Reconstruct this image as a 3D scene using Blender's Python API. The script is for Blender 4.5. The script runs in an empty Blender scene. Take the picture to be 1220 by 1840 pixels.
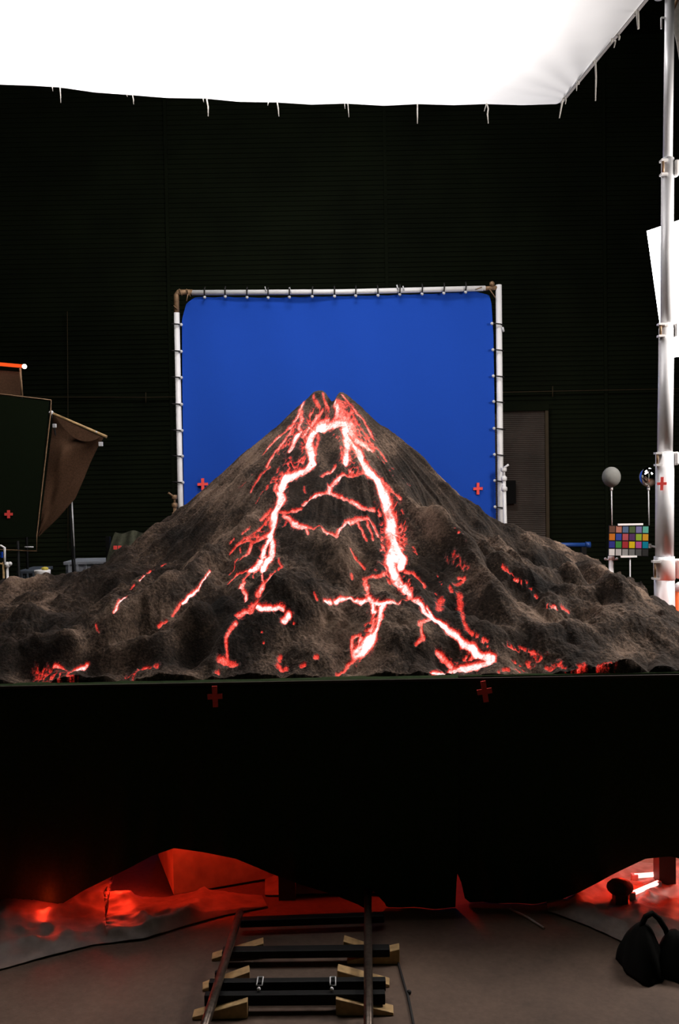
import bpy, math, random
import numpy as np
from mathutils import Vector, Matrix
random.seed(7)
rng = np.random.RandomState(11)
SC = bpy.context.scene
COL = SC.collection
R = math.radians

# ------------------------------------------------------------------ camera
FPX, CW, CH = 1600.0, 1220.0, 1840.0
CAM_Z = 2.11
PITCH, ROLL = R(1.8), R(1.0)
cam_d = bpy.data.cameras.new('camera'); cam = bpy.data.objects.new('camera', cam_d); COL.objects.link(cam)
cam_d.sensor_fit = 'VERTICAL'; cam_d.sensor_height = 36.0; cam_d.lens = FPX / CH * 36.0
cam_d.clip_start = 0.05; cam_d.clip_end = 100
f_ = Vector((0, math.cos(PITCH), -math.sin(PITCH)))
u0 = Vector((0, math.sin(PITCH), math.cos(PITCH))); r0 = Vector((1, 0, 0))
r_ = r0 * math.cos(ROLL) - u0 * math.sin(ROLL)
u_ = r0 * math.sin(ROLL) + u0 * math.cos(ROLL)
m = Matrix((r_, u_, -f_)).transposed().to_4x4(); m.translation = (0, 0, CAM_Z)
cam.matrix_world = m
SC.camera = cam

# ------------------------------------------------------------------ world, view, lights
w = bpy.data.worlds.new('world'); SC.world = w; w.use_nodes = True
w.node_tree.nodes['Background'].inputs[0].default_value = (0.5, 0.9, 0.35, 1)
w.node_tree.nodes['Background'].inputs[1].default_value = 0.0015
SC.view_settings.view_transform = 'Standard'; SC.view_settings.look = 'None'
SC.view_settings.exposure = 0.0; SC.view_settings.gamma = 1.0; SC.view_settings.use_curve_mapping = False
SC.cycles.use_denoising = True
SC.cycles.max_bounces = 6; SC.cycles.diffuse_bounces = 4; SC.cycles.glossy_bounces = 3
SC.cycles.transmission_bounces = 4; SC.cycles.transparent_max_bounces = 8
SC.cycles.sample_clamp_indirect = 6.0

def lamp(name, loc, target, size, power, color, kind='AREA', sy=None, spread=None):
    d = bpy.data.lights.new(name, kind); o = bpy.data.objects.new(name, d); COL.objects.link(o)
    o.location = loc; d.energy = power; d.color = color
    if kind == 'AREA':
        d.shape = 'RECTANGLE'; d.size = size; d.size_y = sy or size
        if spread: d.spread = spread
    else:
        d.shadow_soft_size = size
    if kind in ('AREA', 'SPOT'):
        o.rotation_euler = (Vector(target) - Vector(loc)).to_track_quat('-Z', 'Y').to_euler()
    return o
lamp('overhead_lamp', (-0.9, 5.6, 6.0), (-0.9, 5.6, 0), 3.6, 250, (1.0, 0.95, 0.91), sy=1.7, spread=R(150))     # bank above the silk
lamp('side_fill', (3.9, 5.7, 3.8), (1.7, 6.3, 1.6), 1.0, 190, (1.0, 0.93, 0.86))  # unseen lamp added at the right to brighten the stand and slope
lamp('ambient_fill', (0, -2.5, 5.0), (0, 6, 0.6), 4.0, 5, (0.75, 1.0, 0.5))      # unseen fill added behind the camera to lift the blacks
lamp('screen_lamp', (0.0, 7.7, 7.2), (-0.1, 10.0, 2.6), 2.6, 115, (1.0, 0.98, 0.98), sy=0.5)         # bank that lights the blue screen
LAVA_E = 1.3
RED = (1.0, 0.035, 0.012)
lamp('under_table_lamp', (-0.78, 4.47, 0.58), (0, 0, 0), 0.05, 14, RED, 'POINT')
lamp('under_table_lamp', (-2.0, 4.85, 0.45), (0, 0, 0), 0.06, 7, RED, 'POINT')
lamp('under_table_lamp', (1.95, 5.05, 0.62), (0, 0, 0), 0.06, 30, (1.0, 0.10, 0.05), 'POINT')
lamp('under_table_lamp', (-1.47, 4.26, 0.10), (0, 0, 0), 0.012, 0.8, RED, 'POINT')
lamp('under_table_lamp', (-1.15, 4.42, 0.13), (0, 0, 0), 0.02, 2.0, RED, 'POINT')
lamp('under_table_lamp', (1.40, 4.45, 0.17), (0, 0, 0), 0.03, 4.0, RED, 'POINT')
lamp('under_table_lamp', (1.85, 4.47, 0.26), (0, 0, 0), 0.03, 6.0, RED, 'POINT')
lamp('under_table_lamp', (0.35, 4.95, 0.5), (0, 0, 0), 0.06, 8, RED, 'POINT')

# ------------------------------------------------------------------ pixel helpers (points on known planes of the place)
def ray(px, py):
    a = (px - CW / 2) / FPX; b = (CH / 2 - py) / FPX
    return f_ + r_ * a + u_ * b
def W(px, py, Y):            # on the upright plane y = Y
    d = ray(px, py); t = Y / d.y
    return Vector((d.x * t, Y, CAM_Z + d.z * t))
def G(px, py, z=0.0):        # on the level plane at height z
    d = ray(px, py); t = (z - CAM_Z) / d.z
    return Vector((d.x * t, d.y * t, z))

# ------------------------------------------------------------------ materials
def new_mat(name):
    m = bpy.data.materials.new(name); m.use_nodes = True
    return m, m.node_tree, m.node_tree.nodes['Principled BSDF']
def mat(name, col, rough=0.6, metal=0.0, var=0.15, scale=6.0, bump=0.0, emit=None, es=0.0, spec=0.4, trans=0.0):
    m, nt, b = new_mat(name)
    N = nt.nodes; L = nt.links
    tc = N.new('ShaderNodeTexCoord'); no = N.new('ShaderNodeTexNoise')
    no.inputs['Scale'].default_value = scale; no.inputs['Detail'].default_value = 6
    L.new(tc.outputs['Object'], no.inputs['Vector'])
    rp = N.new('ShaderNodeValToRGB')
    rp.color_ramp.elements[0].position = .3; rp.color_ramp.elements[1].position = .7
    rp.color_ramp.elements[0].color = tuple(c * (1 - var) for c in col) + (1,)
    rp.color_ramp.elements[1].color = tuple(min(1, c * (1 + var)) for c in col) + (1,)
    L.new(no.outputs['Fac'], rp.inputs['Fac']); L.new(rp.outputs['Color'], b.inputs['Base Color'])
    b.inputs['Roughness'].default_value = rough; b.inputs['Metallic'].default_value = metal
    b.inputs['Specular IOR Level'].default_value = spec
    b.inputs['Transmission Weight'].default_value = trans
    if bump:
        bp = N.new('ShaderNodeBump'); bp.inputs['Strength'].default_value = bump; bp.inputs['Distance'].default_value = .01
        L.new(no.outputs['Fac'], bp.inputs['Height']); L.new(bp.outputs['Normal'], b.inputs['Normal'])
    if emit:
        b.inputs['Emission Color'].default_value = emit + (1,); b.inputs['Emission Strength'].default_value = es
    return m
M = {
 'black_cloth': mat('black_cloth', (.018, .032, .011), .95, spec=.1, scale=60, var=.2),
 'flag_cloth': mat('flag_cloth', (.005, .009, .003), .95, spec=.1, scale=60, var=.2),
 'black': mat('black_paint', (.006, .006, .006), .6, scale=20, spec=.15),
 'wall': mat('dark_wall', (.011, .016, .006), .8, scale=1.2, var=.25, spec=.15),
 'door': mat('roller_door', (.17, .14, .12), .7, scale=2.0, var=.25),
 'strip': mat('brown_strip', (.10, .07, .035), .6),
 'blue': mat('blue_cloth', (.0145, .068, .43), .95, spec=.05, scale=400, var=.12),
 'white_metal': mat('white_metal', (.82, .80, .80), .35, .0, scale=10, var=.04),
 'steel': mat('pale_steel', (.80, .80, .83), .35, .15, scale=8, var=.06),
 'brown_metal': mat('brown_metal', (.25, .15, .08), .5, .3, scale=30, var=.35),
 'tape': mat('red_tape', (.95, .09, .08), .6, scale=40, var=.08, spec=.2),
 'tie': mat('white_tie', (.75, .72, .66), .9, scale=40),
 'bungee': mat('bungee_cord', (.012, .01, .01), .7),
 'ball': mat('pale_ball', (.6, .6, .62), .4),
 'brown_cloth': mat('brown_cloth', (.085, .045, .027), .95, scale=90, var=.25, spec=.05),
 'wood': mat('pine_wood', (.42, .27, .12), .6, scale=25, var=.3),
 'ply': mat('plywood', (.45, .33, .2), .7, scale=9, var=.25),
 'dark_wood': mat('dark_wood', (.03, .022, .016), .7, scale=9, var=.25),
 'grey_ball': mat('matt_grey_ball', (.18, .18, .17), .85, scale=30, var=.05, spec=.15),
 'chrome': mat('mirror_ball', (.9, .9, .9), .03, 1.0, var=0.0),
 'blue_pipe': mat('blue_pipe', (.012, .05, .22), .4),
 'tote': mat('grey_tote', (.30, .32, .36), .4, scale=12),
 'dark_tote': mat('dark_grey_tote', (.10, .12, .15), .5, scale=12),
 'olive': mat('olive_cloth', (.05, .052, .032), .9, scale=30, var=.4, bump=.5),
 'yellow': mat('yellow_paste', (.5, .4, .04), .5),
 'orange': mat('orange_plastic', (.75, .12, .02), .4),
 'iron': mat('track_steel', (.11, .085, .07), .32, .75, scale=40, var=.5),
 'sheet': mat('plastic_sheet', (.17, .12, .10), .55, scale=14, var=.25, bump=.35, spec=.5),
 'bag': mat('bag_canvas', (.004, .004, .0035), .9, scale=50, spec=.1),
 'hem': mat('grey_hem', (.35, .33, .33), .9),
}
# concrete floor
m, nt, b = new_mat('concrete_floor'); M['floor'] = m
N = nt.nodes; L = nt.links
tc = N.new('ShaderNodeTexCoord')
n1 = N.new('ShaderNodeTexNoise'); n1.inputs['Scale'].default_value = 1.7; n1.inputs['Detail'].default_value = 9; n1.inputs['Roughness'].default_value = .65
n2 = N.new('ShaderNodeTexNoise'); n2.inputs['Scale'].default_value = 45; n2.inputs['Detail'].default_value = 4
L.new(tc.outputs['Object'], n1.inputs['Vector']); L.new(tc.outputs['Object'], n2.inputs['Vector'])
mx = N.new('ShaderNodeMath'); mx.operation = 'MULTIPLY_ADD'; mx.inputs[1].default_value = .35; L.new(n2.outputs['Fac'], mx.inputs[0]); L.new(n1.outputs['Fac'], mx.inputs[2])
rp = N.new('ShaderNodeValToRGB'); rp.color_ramp.elements[0].position = .45; rp.color_ramp.elements[1].position = .85
rp.color_ramp.elements[0].color = (.060, .037, .026, 1); rp.color_ramp.elements[1].color = (.135, .085, .06, 1)
L.new(mx.outputs[0], rp.inputs['Fac']); L.new(rp.outputs['Color'], b.inputs['Base Color'])
b.inputs['Roughness'].default_value = .62; b.inputs['Specular IOR Level'].default_value = .35
bp = N.new('ShaderNodeBump'); bp.inputs['Strength'].default_value = .25; bp.inputs['Distance'].default_value = .004
L.new(n2.outputs['Fac'], bp.inputs['Height']); L.new(bp.outputs['Normal'], b.inputs['Normal'])

# silk: backlit translucent fabric
m = bpy.data.materials.new('silk_cloth'); m.use_nodes = True; M['silk'] = m
nt = m.node_tree; N = nt.nodes; L = nt.links; N.clear()
out = N.new('ShaderNodeOutputMaterial'); mixs = N.new('ShaderNodeMixShader'); mixs.inputs[0].default_value = .3
tr = N.new('ShaderNodeBsdfTranslucent'); di = N.new('ShaderNodeBsdfDiffuse')
wv = N.new('ShaderNodeTexNoise'); wv.inputs['Scale'].default_value = 2.2; wv.inputs['Detail'].default_value = 5
rp = N.new('ShaderNodeValToRGB'); rp.color_ramp.elements[0].color = (.74, .73, .74, 1); rp.color_ramp.elements[1].color = (.86, .85, .86, 1)
tc = N.new('ShaderNodeTexCoord'); L.new(tc.outputs['Object'], wv.inputs['Vector']); L.new(wv.outputs['Fac'], rp.inputs['Fac'])
L.new(rp.outputs['Color'], tr.inputs['Color']); L.new(rp.outputs['Color'], di.inputs['Color'])
L.new(tr.outputs[0], mixs.inputs[1]); L.new(di.outputs[0], mixs.inputs[2]); L.new(mixs.outputs[0], out.inputs[0])

def emitter(name, col, s):
    m = bpy.data.materials.new(name); m.use_nodes = True; nt = m.node_tree; nt.nodes.clear()
    o = nt.nodes.new('ShaderNodeOutputMaterial'); e = nt.nodes.new('ShaderNodeEmission')
    e.inputs[0].default_value = col + (1,); e.inputs[1].default_value = s; nt.links.new(e.outputs[0], o.inputs[0])
    return m
M['panel_light'] = emitter('lit_diffuser', (1.0, .98, 1.0), 9.0)
M['tube_light'] = emitter('orange_tube_light', (1.0, .09, .015), 1.1)
M['tip_light'] = emitter('white_tube_end_light', (1.0, .85, .8), 3.0)
M['led_light'] = emitter('red_indicator_light', (1.0, .04, .02), 1.5)

# ------------------------------------------------------------------ mesh helpers
class MB:
    def __init__(s): s.v = []; s.f = []; s.sm = []
    def add(s, vs, fs, smooth=False):
        o = len(s.v); s.v += [Vector(v) for v in vs]; s.f += [[i + o for i in f] for f in fs]; s.sm += [smooth] * len(fs); return s
    def box(s, c, d, rot=None):
        c = Vector(c); hx, hy, hz = d[0] / 2, d[1] / 2, d[2] / 2
        vs = [Vector((x, y, z)) for x in (-hx, hx) for y in (-hy, hy) for z in (-hz, hz)]
        if rot is not None: vs = [rot @ v for v in vs]
        return s.add([c + v for v in vs], [(0, 1, 3, 2), (4, 6, 7, 5), (0, 4, 5, 1), (2, 3, 7, 6), (0, 2, 6, 4), (1, 5, 7, 3)])
    def tube(s, pts, r, seg=12, cap=True):
        pts = [Vector(p) for p in pts]; n = len(pts)
        rs = r if isinstance(r, (list, tuple)) else [r] * n
        vs = []; prev = None
        for i, p in enumerate(pts):
            t = (pts[min(i + 1, n - 1)] - pts[max(i - 1, 0)])
            t = t.normalized() if t.length > 1e-9 else Vector((0, 0, 1))
            if prev is None:
                a = Vector((0, 0, 1)) if abs(t.z) < .9 else Vector((1, 0, 0)); x = t.cross(a).normalized()
            else:
                x = (prev - t * prev.dot(t)).normalized()
            prev = x; y = t.cross(x)
            for k in range(seg):
                an = 2 * math.pi * k / seg; vs.append(p + (x * math.cos(an) + y * math.sin(an)) * rs[i])
        fs = [(i * seg + k, i * seg + (k + 1) % seg, (i + 1) * seg + (k + 1) % seg, (i + 1) * seg + k) for i in range(n - 1) for k in range(seg)]
        s.add(vs, fs, True)
        if cap:
            o = len(s.v) - len(vs)
            s.f += [[o + k for k in range(seg)][::-1], [o + (n - 1) * seg + k for k in range(seg)]]; s.sm += [False, False]
        return s
    def lathe(s, c, prof, seg=24):      # prof: (r, z) from bottom to top
        c = Vector(c); n = len(prof); vs = []
        for r, z in prof:
            for k in range(seg):
                an = 2 * math.pi * k / seg; vs.append(c + Vector((r * math.cos(an), r * math.sin(an), z)))
        fs = [(i * seg + k, i * seg + (k + 1) % seg, (i + 1) * seg + (k + 1) % seg, (i + 1) * seg + k) for i in range(n - 1) for k in range(seg)]
        s.add(vs, fs, True)
        o = len(s.v) - len(vs)
        s.f += [[o + k for k in range(seg)][::-1], [o + (n - 1) * seg + k for k in range(seg)]]; s.sm += [False, False]
        return s
    def ball(s, c, r, seg=24, rings=14, sc=(1, 1, 1)):
        c = Vector(c); vs = []
        for i in range(rings + 1):
            a = math.pi * i / rings
            for k in range(seg):
                b = 2 * math.pi * k / seg
                vs.append(c + Vector((sc[0] * r * math.sin(a) * math.cos(b), sc[1] * r * math.sin(a) * math.sin(b), -sc[2] * r * math.cos(a))))
        fs = [(i * seg + k, i * seg + (k + 1) % seg, (i + 1) * seg + (k + 1) % seg, (i + 1) * seg + k) for i in range(rings) for k in range(seg)]
        return s.add(vs, fs, True)
    def prism(s, outline, ext):         # closed outline of points, extruded by a vector
        n = len(outline); e = Vector(ext)
        vs = [Vector(p) for p in outline] + [Vector(p) + e for p in outline]
        fs = [list(range(n))[::-1], list(range(n, 2 * n))] + [(i, (i + 1) % n, n + (i + 1) % n, n + i) for i in range(n)]
        return s.add(vs, fs)
    def grid(s, P, smooth=True):        # P[i][j] points
        ni, nj = len(P), len(P[0])
        return s.add([p for row in P for p in row], [(i * nj + j, i * nj + j + 1, (i + 1) * nj + j + 1, (i + 1) * nj + j) for i in range(ni - 1) for j in range(nj - 1)], smooth)
    def slab(s, P, off):                # a grid given thickness by an offset vector
        ni, nj = len(P), len(P[0]); off = Vector(off)
        s.grid(P); s.grid([[p + off for p in row][::-1] for row in P])
        rim = [P[0][j] for j in range(nj)] + [P[i][nj - 1] for i in range(1, ni)] + [P[ni - 1][j] for j in range(nj - 2, -1, -1)] + [P[i][0] for i in range(ni - 2, 0, -1)]
        n = len(rim); return s.add(rim + [p + off for p in rim], [(i, n + i, n + (i + 1) % n, (i + 1) % n) for i in range(n)])
    def build(s, name, mt, parent=None, bevel=0.0):
        if parent is None:
            xs = [v.x for v in s.v]; ys = [v.y for v in s.v]; zs = [v.z for v in s.v]
            o0 = Vector(((min(xs) + max(xs)) / 2, (min(ys) + max(ys)) / 2, min(zs)))
        else:
            r = parent
            while r.parent: r = r.parent
            o0 = Vector(r.location)
        me = bpy.data.meshes.new(name); me.from_pydata([v - o0 for v in s.v], [], s.f)
        me.polygons.foreach_set('use_smooth', s.sm); me.materials.append(mt); me.update()
        o = bpy.data.objects.new(name, me); COL.objects.link(o)
        if parent is None: o.location = o0
        else: o.parent = parent
        if bevel:
            bv = o.modifiers.new('bevel', 'BEVEL'); bv.width = bevel; bv.segments = 2
        return o
def tag(o, label=None, cat=None, group=None, kind=None):
    if label: o['label'] = label
    if cat: o['category'] = cat
    if group: o['group'] = group
    if kind: o['kind'] = kind
    return o
def thing(name, loc, label, cat, group=None):
    o = bpy.data.objects.new(name, None); COL.objects.link(o); o.location = loc; o.empty_display_size = .1
    return tag(o, label, cat, group)
def struct(mb, name, mt, parent=None):
    o = mb.build(name, mt, parent)
    if parent is None: o['kind'] = 'structure'
    return o

# numpy noise
_perm = np.random.RandomState(5).rand(256, 256)
def vnoise(x, y, seed=0):
    x = x + seed * 17.31; y = y + seed * 9.73
    xi = np.floor(x).astype(np.int64); yi = np.floor(y).astype(np.int64); fx = x - xi; fy = y - yi
    fx = fx * fx * (3 - 2 * fx); fy = fy * fy * (3 - 2 * fy)
    a = _perm[xi & 255, yi & 255]; b = _perm[(xi + 1) & 255, yi & 255]; c = _perm[xi & 255, (yi + 1) & 255]; d = _perm[(xi + 1) & 255, (yi + 1) & 255]
    return (a * (1 - fx) + b * fx) * (1 - fy) + (c * (1 - fx) + d * fx) * fy
def fbm(x, y, oct=5, seed=0, gain=.5, ridged=False):
    s = np.zeros_like(x); a = 1.0; t = 0; ca, sa = math.cos(.6), math.sin(.6)
    for i in range(oct):
        n = vnoise(x, y, seed + i)
        if ridged: n = 1 - np.abs(2 * n - 1)
        s = s + a * n; t += a; a *= gain
        x, y = (x * ca - y * sa) * 2.03, (x * sa + y * ca) * 2.03
    return s / t
def smooth(a, b, x):
    t = np.clip((x - a) / (b - a), 0, 1); return t * t * (3 - 2 * t)

# ------------------------------------------------------------------ the stage: floor, walls, ceiling
struct(MB().box((0, 6, -.05), (18, 18, .1)), 'floor', M['floor'])
mb = MB()
YW = 14.0
# ribbed siding of the back wall: stepped boards in real relief
rows = []; z = 0.0
pitch = .075
while z < 9.0:
    rows += [(YW, z), (YW, z + pitch * .62), (YW + .018, z + pitch * .7), (YW + .018, z + pitch * .96)]
    z += pitch
vs = []
for (y, z) in rows: vs += [(-9, y, z), (9, y, z)]
mb.add(vs, [(2 * i, 2 * i + 1, 2 * i + 3, 2 * i + 2) for i in range(len(rows) - 1)])
mb.box((0, YW + .1, 4.5), (18, .15, 9))
wb = struct(mb, 'wall_back', M['wall'])
for x in (-5.9, -2.6, .80, 4.2, 7.4):
    MB().box((x, YW - .012, 4.5), (.05, .025, 9)).build('cover_strip', M['wall'], wb)
struct(MB().box((-9.05, 6, 4.5), (.1, 18, 9)), 'wall_left', M['wall'])
struct(MB().box((9.05, 6, 4.5), (.1, 18, 9)), 'wall_right', M['wall'])
struct(MB().box((0, 6, 9.05), (18, 18, .1)), 'ceiling', M['wall'])

# roller door in the back wall
YD = 13.9
a = W(905, 738, YD); c = W(979, 738, YD)
door = thing('door_1', (2.2, YD, 0), None, None); door['kind'] = 'structure'
x0, x1, zt = W(840, 738, YD).x, c.x, c.z
mb = MB(); P = []; z = 0.0; k = 0
while z < zt:
    P.append([Vector((x0, YD, z)), Vector((x1, YD, z))]); P.append([Vector((x0, YD + .018, z + .012)), Vector((x1, YD + .018, z + .012))])
    z += .03
    P.append([Vector((x0, YD + .002, z - .003)), Vector((x1, YD + .002, z - .003))])
mb.grid(P, False); mb.build('slatted_curtain', M['door'], door)
MB().box((x1 + .02, YD - .01, zt / 2), (.05, .06, zt)).build('guide_rail', M['strip'], door)
MB().box(((x0 + x1) / 2, YD - .01, zt + .05), (x1 - x0 + .1, .08, .1)).build('head_box', M['wall'], door)
p = W(908, 864, YD - .06); q = W(926, 905, YD - .06)
tag(MB().box(((p.x + q.x) / 2, YD - .07, (p.z + q.z) / 2), (q.x - p.x, .09, p.z - q.z)).build('wall_box', M['black']),
    'black rectangular box fixed on the ribbed door beside the blue screen', 'box')
# thin cable strung along the wall
pts = [W(px, py, YW - .08) for px, py in ((-120, 716), (0, 713), (262, 714), (560, 709), (900, 705), (993, 703), (1190, 699), (1320, 697))]
cab = tag(MB().tube(pts, .007, 6).build('wall_cable', M['strip']), 'thin brown cable strung level across the dark back wall', 'cable')
for px, py in ((262, 714), (993, 703)):
    MB().tube([W(px, py - 9, YW - .09), W(px, py + 10, YW - .09)], .008, 6).build('cable_clip', M['strip'], cab)
for px in (121,):
    tag(MB().tube([W(px, 560, YW - .1), W(px + 1, 720, YW - .1), W(px + 1, 990, YW - .1)], .006, 6).build('hanging_cord', M['strip']), 'thin brown cord hanging down the dark wall at left', 'cord')

# ------------------------------------------------------------------ overhead silk
ZS = 5.1
far_px = [(-330, 126), (-180, 141), (0, 152), (60, 154), (108, 157), (170, 166), (238, 171), (300, 176), (368, 177), (430, 183), (498, 184), (560, 188), (620, 186), (690, 190), (750, 187), (815, 189), (873, 187), (940, 189), (1000, 187), (1009, 183)]
far = [G(px, py, ZS) for px, py in far_px]
e0 = G(1009, 183, ZS); e1 = G(1160, 0, ZS); ev = (e1 - e0) * 1.60
silk = thing('overhead_silk', (-.7, 4.7, ZS), 'huge glowing white silk stretched overhead above the volcano with loose white ties', 'light diffuser')
NS, NT = 200, 120
def far_at(s):
    t = s * (len(far) - 1); i = min(int(t), len(far) - 2); return far[i].lerp(far[i + 1], t - i)
P = []
for j in range(NT + 1):
    t = j / NT; row = []
    for i in range(NS + 1):
        s = i / NS; p = far_at(s) + ev * t
        # keep the edge waves near the far edge only, belly sag and corner creases in the cloth
        dx = (1 - s) * 5.5; dy = t * ev.length
        sag = -.05 * math.sin(math.pi * min(1, s * 1.0)) * math.sin(math.pi * min(1, t))
        d = math.hypot(dx, dy); an = math.atan2(dy, dx + 1e-6)
        crease = .006 * math.sin(an * 26) * math.exp(-d * .9) * min(1, d * 4)
        edge = min(1, dx * 6, dy * 6)
        row.append(p + Vector((0, 0, (sag + crease) * edge)))
    P.append(row)
MB().grid(P).build('silk_fabric', M['silk'], silk)
edge = [P[j][NS] for j in range(0, NT + 1, 4)]
hb = MB(); hb.slab([[p + Vector((-.012, 0, -.004)) for p in edge], [p + Vector((.014, 0, .002)) for p in edge]], (0, 0, -.008)); hb.build('hem', M['hem'], silk)
ties = [((108, 158), [(109, 172), (109, 185)], .9), ((94, 157), [(95, 164)], .7), ((238, 170), [(240, 180), (240, 188)], .9), ((227, 170), [(229, 174)], .7),
        ((371, 176), [(374, 192), (374, 209)], 1.4), ((365, 178), [(366, 184)], .8), ((498, 184), [(500, 195), (501, 209)], 1.3), ((482, 185), [(481, 190)], .8),
        ((619, 186), [(620, 196)], .7), ((625, 186), [(626, 199), (627, 211)], .8), ((750, 187), [(750, 205), (750, 222)], 1.2),
        ((874, 186), [(870, 200)], .9), ((874, 186), [(877, 195), (876, 205), (877, 222)], 1.3), ((1012, 176), [(1009, 190), (1005, 212)], 1.6), ((1014, 172), [(1017, 180), (1016, 187)], 1.0),
        ((1038, 144), [(1040, 152)], 1.8), ((1037, 146), [(1036, 163)], 1.1), ((1071, 105), [(1070, 115), (1071, 140), (1070, 181)], 1.4), ((1068, 108), [(1067, 114)], 2.2),
        ((1101, 67), [(1098, 78)], 2.0), ((1106, 60), [(1113, 66), (1112, 72)], 1.8), ((1106, 74), [(1103, 86)], 1.3), ((1145, 16), [(1146, 30), (1147, 52)], 2.2), ((1142, 18), [(1141, 27)], 1.8)]
for (sx, sy), pts, wd in ties:
    # the tie starts on the silk's edge and hangs straight down in its own upright plane
    yy = e0.y if sx < 1005 else G(sx, sy, ZS).y
    if sx < 1005: yy = G(sx, sy, ZS).y
    ch = [W(sx, sy - 1, yy)] + [W(px, py, yy) for px, py in pts]
    ch = [c + Vector((0, random.uniform(-.004, .004), 0)) for c in ch]
    r = [.0045 * wd] * (len(ch) - 1) + [.003 * wd]
    MB().tube(ch, r, 6).build('tie', M['tie'], silk)

# ------------------------------------------------------------------ soft panel light at right, second silk corner
PY = 8.6
q = [W(1162, 415, PY), W(1255, 384, PY - .35), W(1262, 636, PY - .35), W(1194, 644, PY)]
pan = thing('panel_light', ((q[0] + q[2]) / 2), 'brilliant white tilted panel light behind the tall stand at right', 'studio light')
MB().add(q, [(0, 3, 2, 1)]).build('diffuser', M['panel_light'], pan)
nrm = (q[3] - q[0]).cross(q[1] - q[0]).normalized()
if nrm.y < 0: nrm = -nrm
back = [p + nrm * .30 + ((q[0] + q[2]) / 2 - p) * .35 for p in q]
hb = MB(); qq = [p + nrm * .012 for p in q]; hb.add(qq + back, [(0, 1, 5, 4), (1, 2, 6, 5), (2, 3, 7, 6), (3, 0, 4, 7), (4, 5, 6, 7), (3, 2, 1, 0)]); hb.build('housing', M['black'], pan)
cb = (q[0] + q[2]) / 2 + nrm * .25
MB().tube([cb, Vector((cb.x, cb.y, 0))], .025, 10).build('stand_pole', M['black'], pan)
cs = thing('white_silk', W(1225, 60, 6.6), 'white cloth corner hanging at the upper right behind the tall stand', 'light diffuser')
A0, A1, A2, A3 = W(1204, 0, 6.6), W(1290, -60, 6.6), W(1290, 160, 6.6), W(1212, 80, 6.6)
P = [[A0.lerp(A1, i / 10).lerp(A3.lerp(A2, i / 10), j / 10) + Vector((0, .015 * math.sin(i * 1.3 + j), 0)) for i in range(11)] for j in range(11)]
P2 = MB(); o = W(1203, -30, 6.6); 
P = []
for j in range(13):
    t = j / 12; a_ = W(1204 + 30 * t ** 1.5, -20 + 200 * t, 6.6); b_ = W(1330, -20 + 200 * t, 6.6)
    P.append([a_.lerp(b_, i / 10) + Vector((0, .015 * math.sin(i * 1.3 + j * .7), 0)) for i in range(11)])
MB().slab(P, (0, .004, 0)).build('cloth', M['tie'], cs)
MB().tube([W(1207, 22, 6.55), W(1222, -12, 6.55), W(1240, -50, 6.55)], .012, 8).build('batten', M['brown_metal'], cs)

# ------------------------------------------------------------------ blue screen and its pipe frame
BY = 10.0
bs = thing('blue_screen', W(610, 1250, BY), 'square blue cloth screen laced into a white pipe frame behind the volcano', 'backdrop')
def zat(p, z): return Vector((p.x, p.y, z))
tl, tr_ = W(319, 526, BY), W(896, 517, BY)
bl, br = W(326, 940, BY), W(900, 960, BY)
def down(a, b, z):   # continue a->b to height z
    t = (z - a.z) / (b.z - a.z); return a.lerp(b, t)
rad = .031
MB().tube([W(345, 526, BY), W(620, 524.5, BY), W(872, 518, BY)], rad * .95, 14).build('top_pipe', M['white_metal'], bs)
MB().tube([W(317.5, 562, BY), down(tl, bl, 0.02)], rad, 14).build('side_pipe', M['white_metal'], bs)
MB().tube([W(896, 512, BY), down(tr_, br, 0.02)], rad * 1.1, 14).build('side_pipe', M['white_metal'], bs)
cl = MB(); cl.tube([W(317.5, 565, BY), W(317, 530, BY), W(320, 525, BY), W(346, 525, BY)], .03, 10); cl.build('corner_elbow', M['brown_metal'], bs)
cl = MB(); cl.tube([W(868, 519, BY), W(893, 517, BY)], .026, 10); cl.ball(W(884, 510, BY - .02), .03, 10, 6); cl.build('corner_elbow', M['brown_metal'], bs)
for a_, b_ in (((322, 519), (327, 531)), ((335, 519), (342, 533)), ((312, 549), (319, 556)), ((338, 528), (335, 541)), ((880, 520), (890, 535)), ((856, 520), (866, 516))):
    MB().tube([W(*a_, BY - .04), W(*b_, BY - .04)], .006, 6).build('corner_tie', M['brown_metal'], bs)
# cloth: left, right and top edge lines in the plane
def cloth_l(v): return float(np.interp(v, [533, 545, 560, 575, 700, 925, 1200], [352, 335, 330.5, 327, 327.5, 331, 338]))
def cloth_r(v): return float(np.interp(v, [521, 530, 545, 600, 720, 960, 1200], [852, 879, 883, 886.5, 888.5, 891.5, 897]))
tops = [(352, 533), (365, 532), (385, 533.5), (405, 531), (424, 533.5), (444, 532.5), (465, 534), (483, 533), (503, 534), (521, 532), (541, 533), (561, 531), (580, 532), (601, 530.5), (620, 531.5), (640, 529.5), (660, 530.5), (679, 529), (698, 530), (718, 527.5), (738, 528.5), (758, 526.5), (778, 527), (797, 525), (817, 525), (838, 523), (852, 522), (879, 529)]
P = []
NI = 90
for i in range(NI + 1):
    s = i / NI
    px_t = 352 + s * (878 - 352); yt = float(np.interp(px_t, [t[0] for t in tops], [t[1] for t in tops])) + 1.2
    row = []
    for j in range(61):
        t = (j / 60) ** 1.6
        v = yt + (1190 - yt) * t
        l, r = cloth_l(v), cloth_r(v)
        if v < 560: l = min(l, 352)
        px = l + (r - l) * s
        if j == 0: px = px_t
        wob = .012 * math.sin(px * .021 + v * .006) + .006 * math.sin(px * .05 - v * .013)
        row.append(W(px, v, BY + .035 + wob))
    P.append(row)
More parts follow.
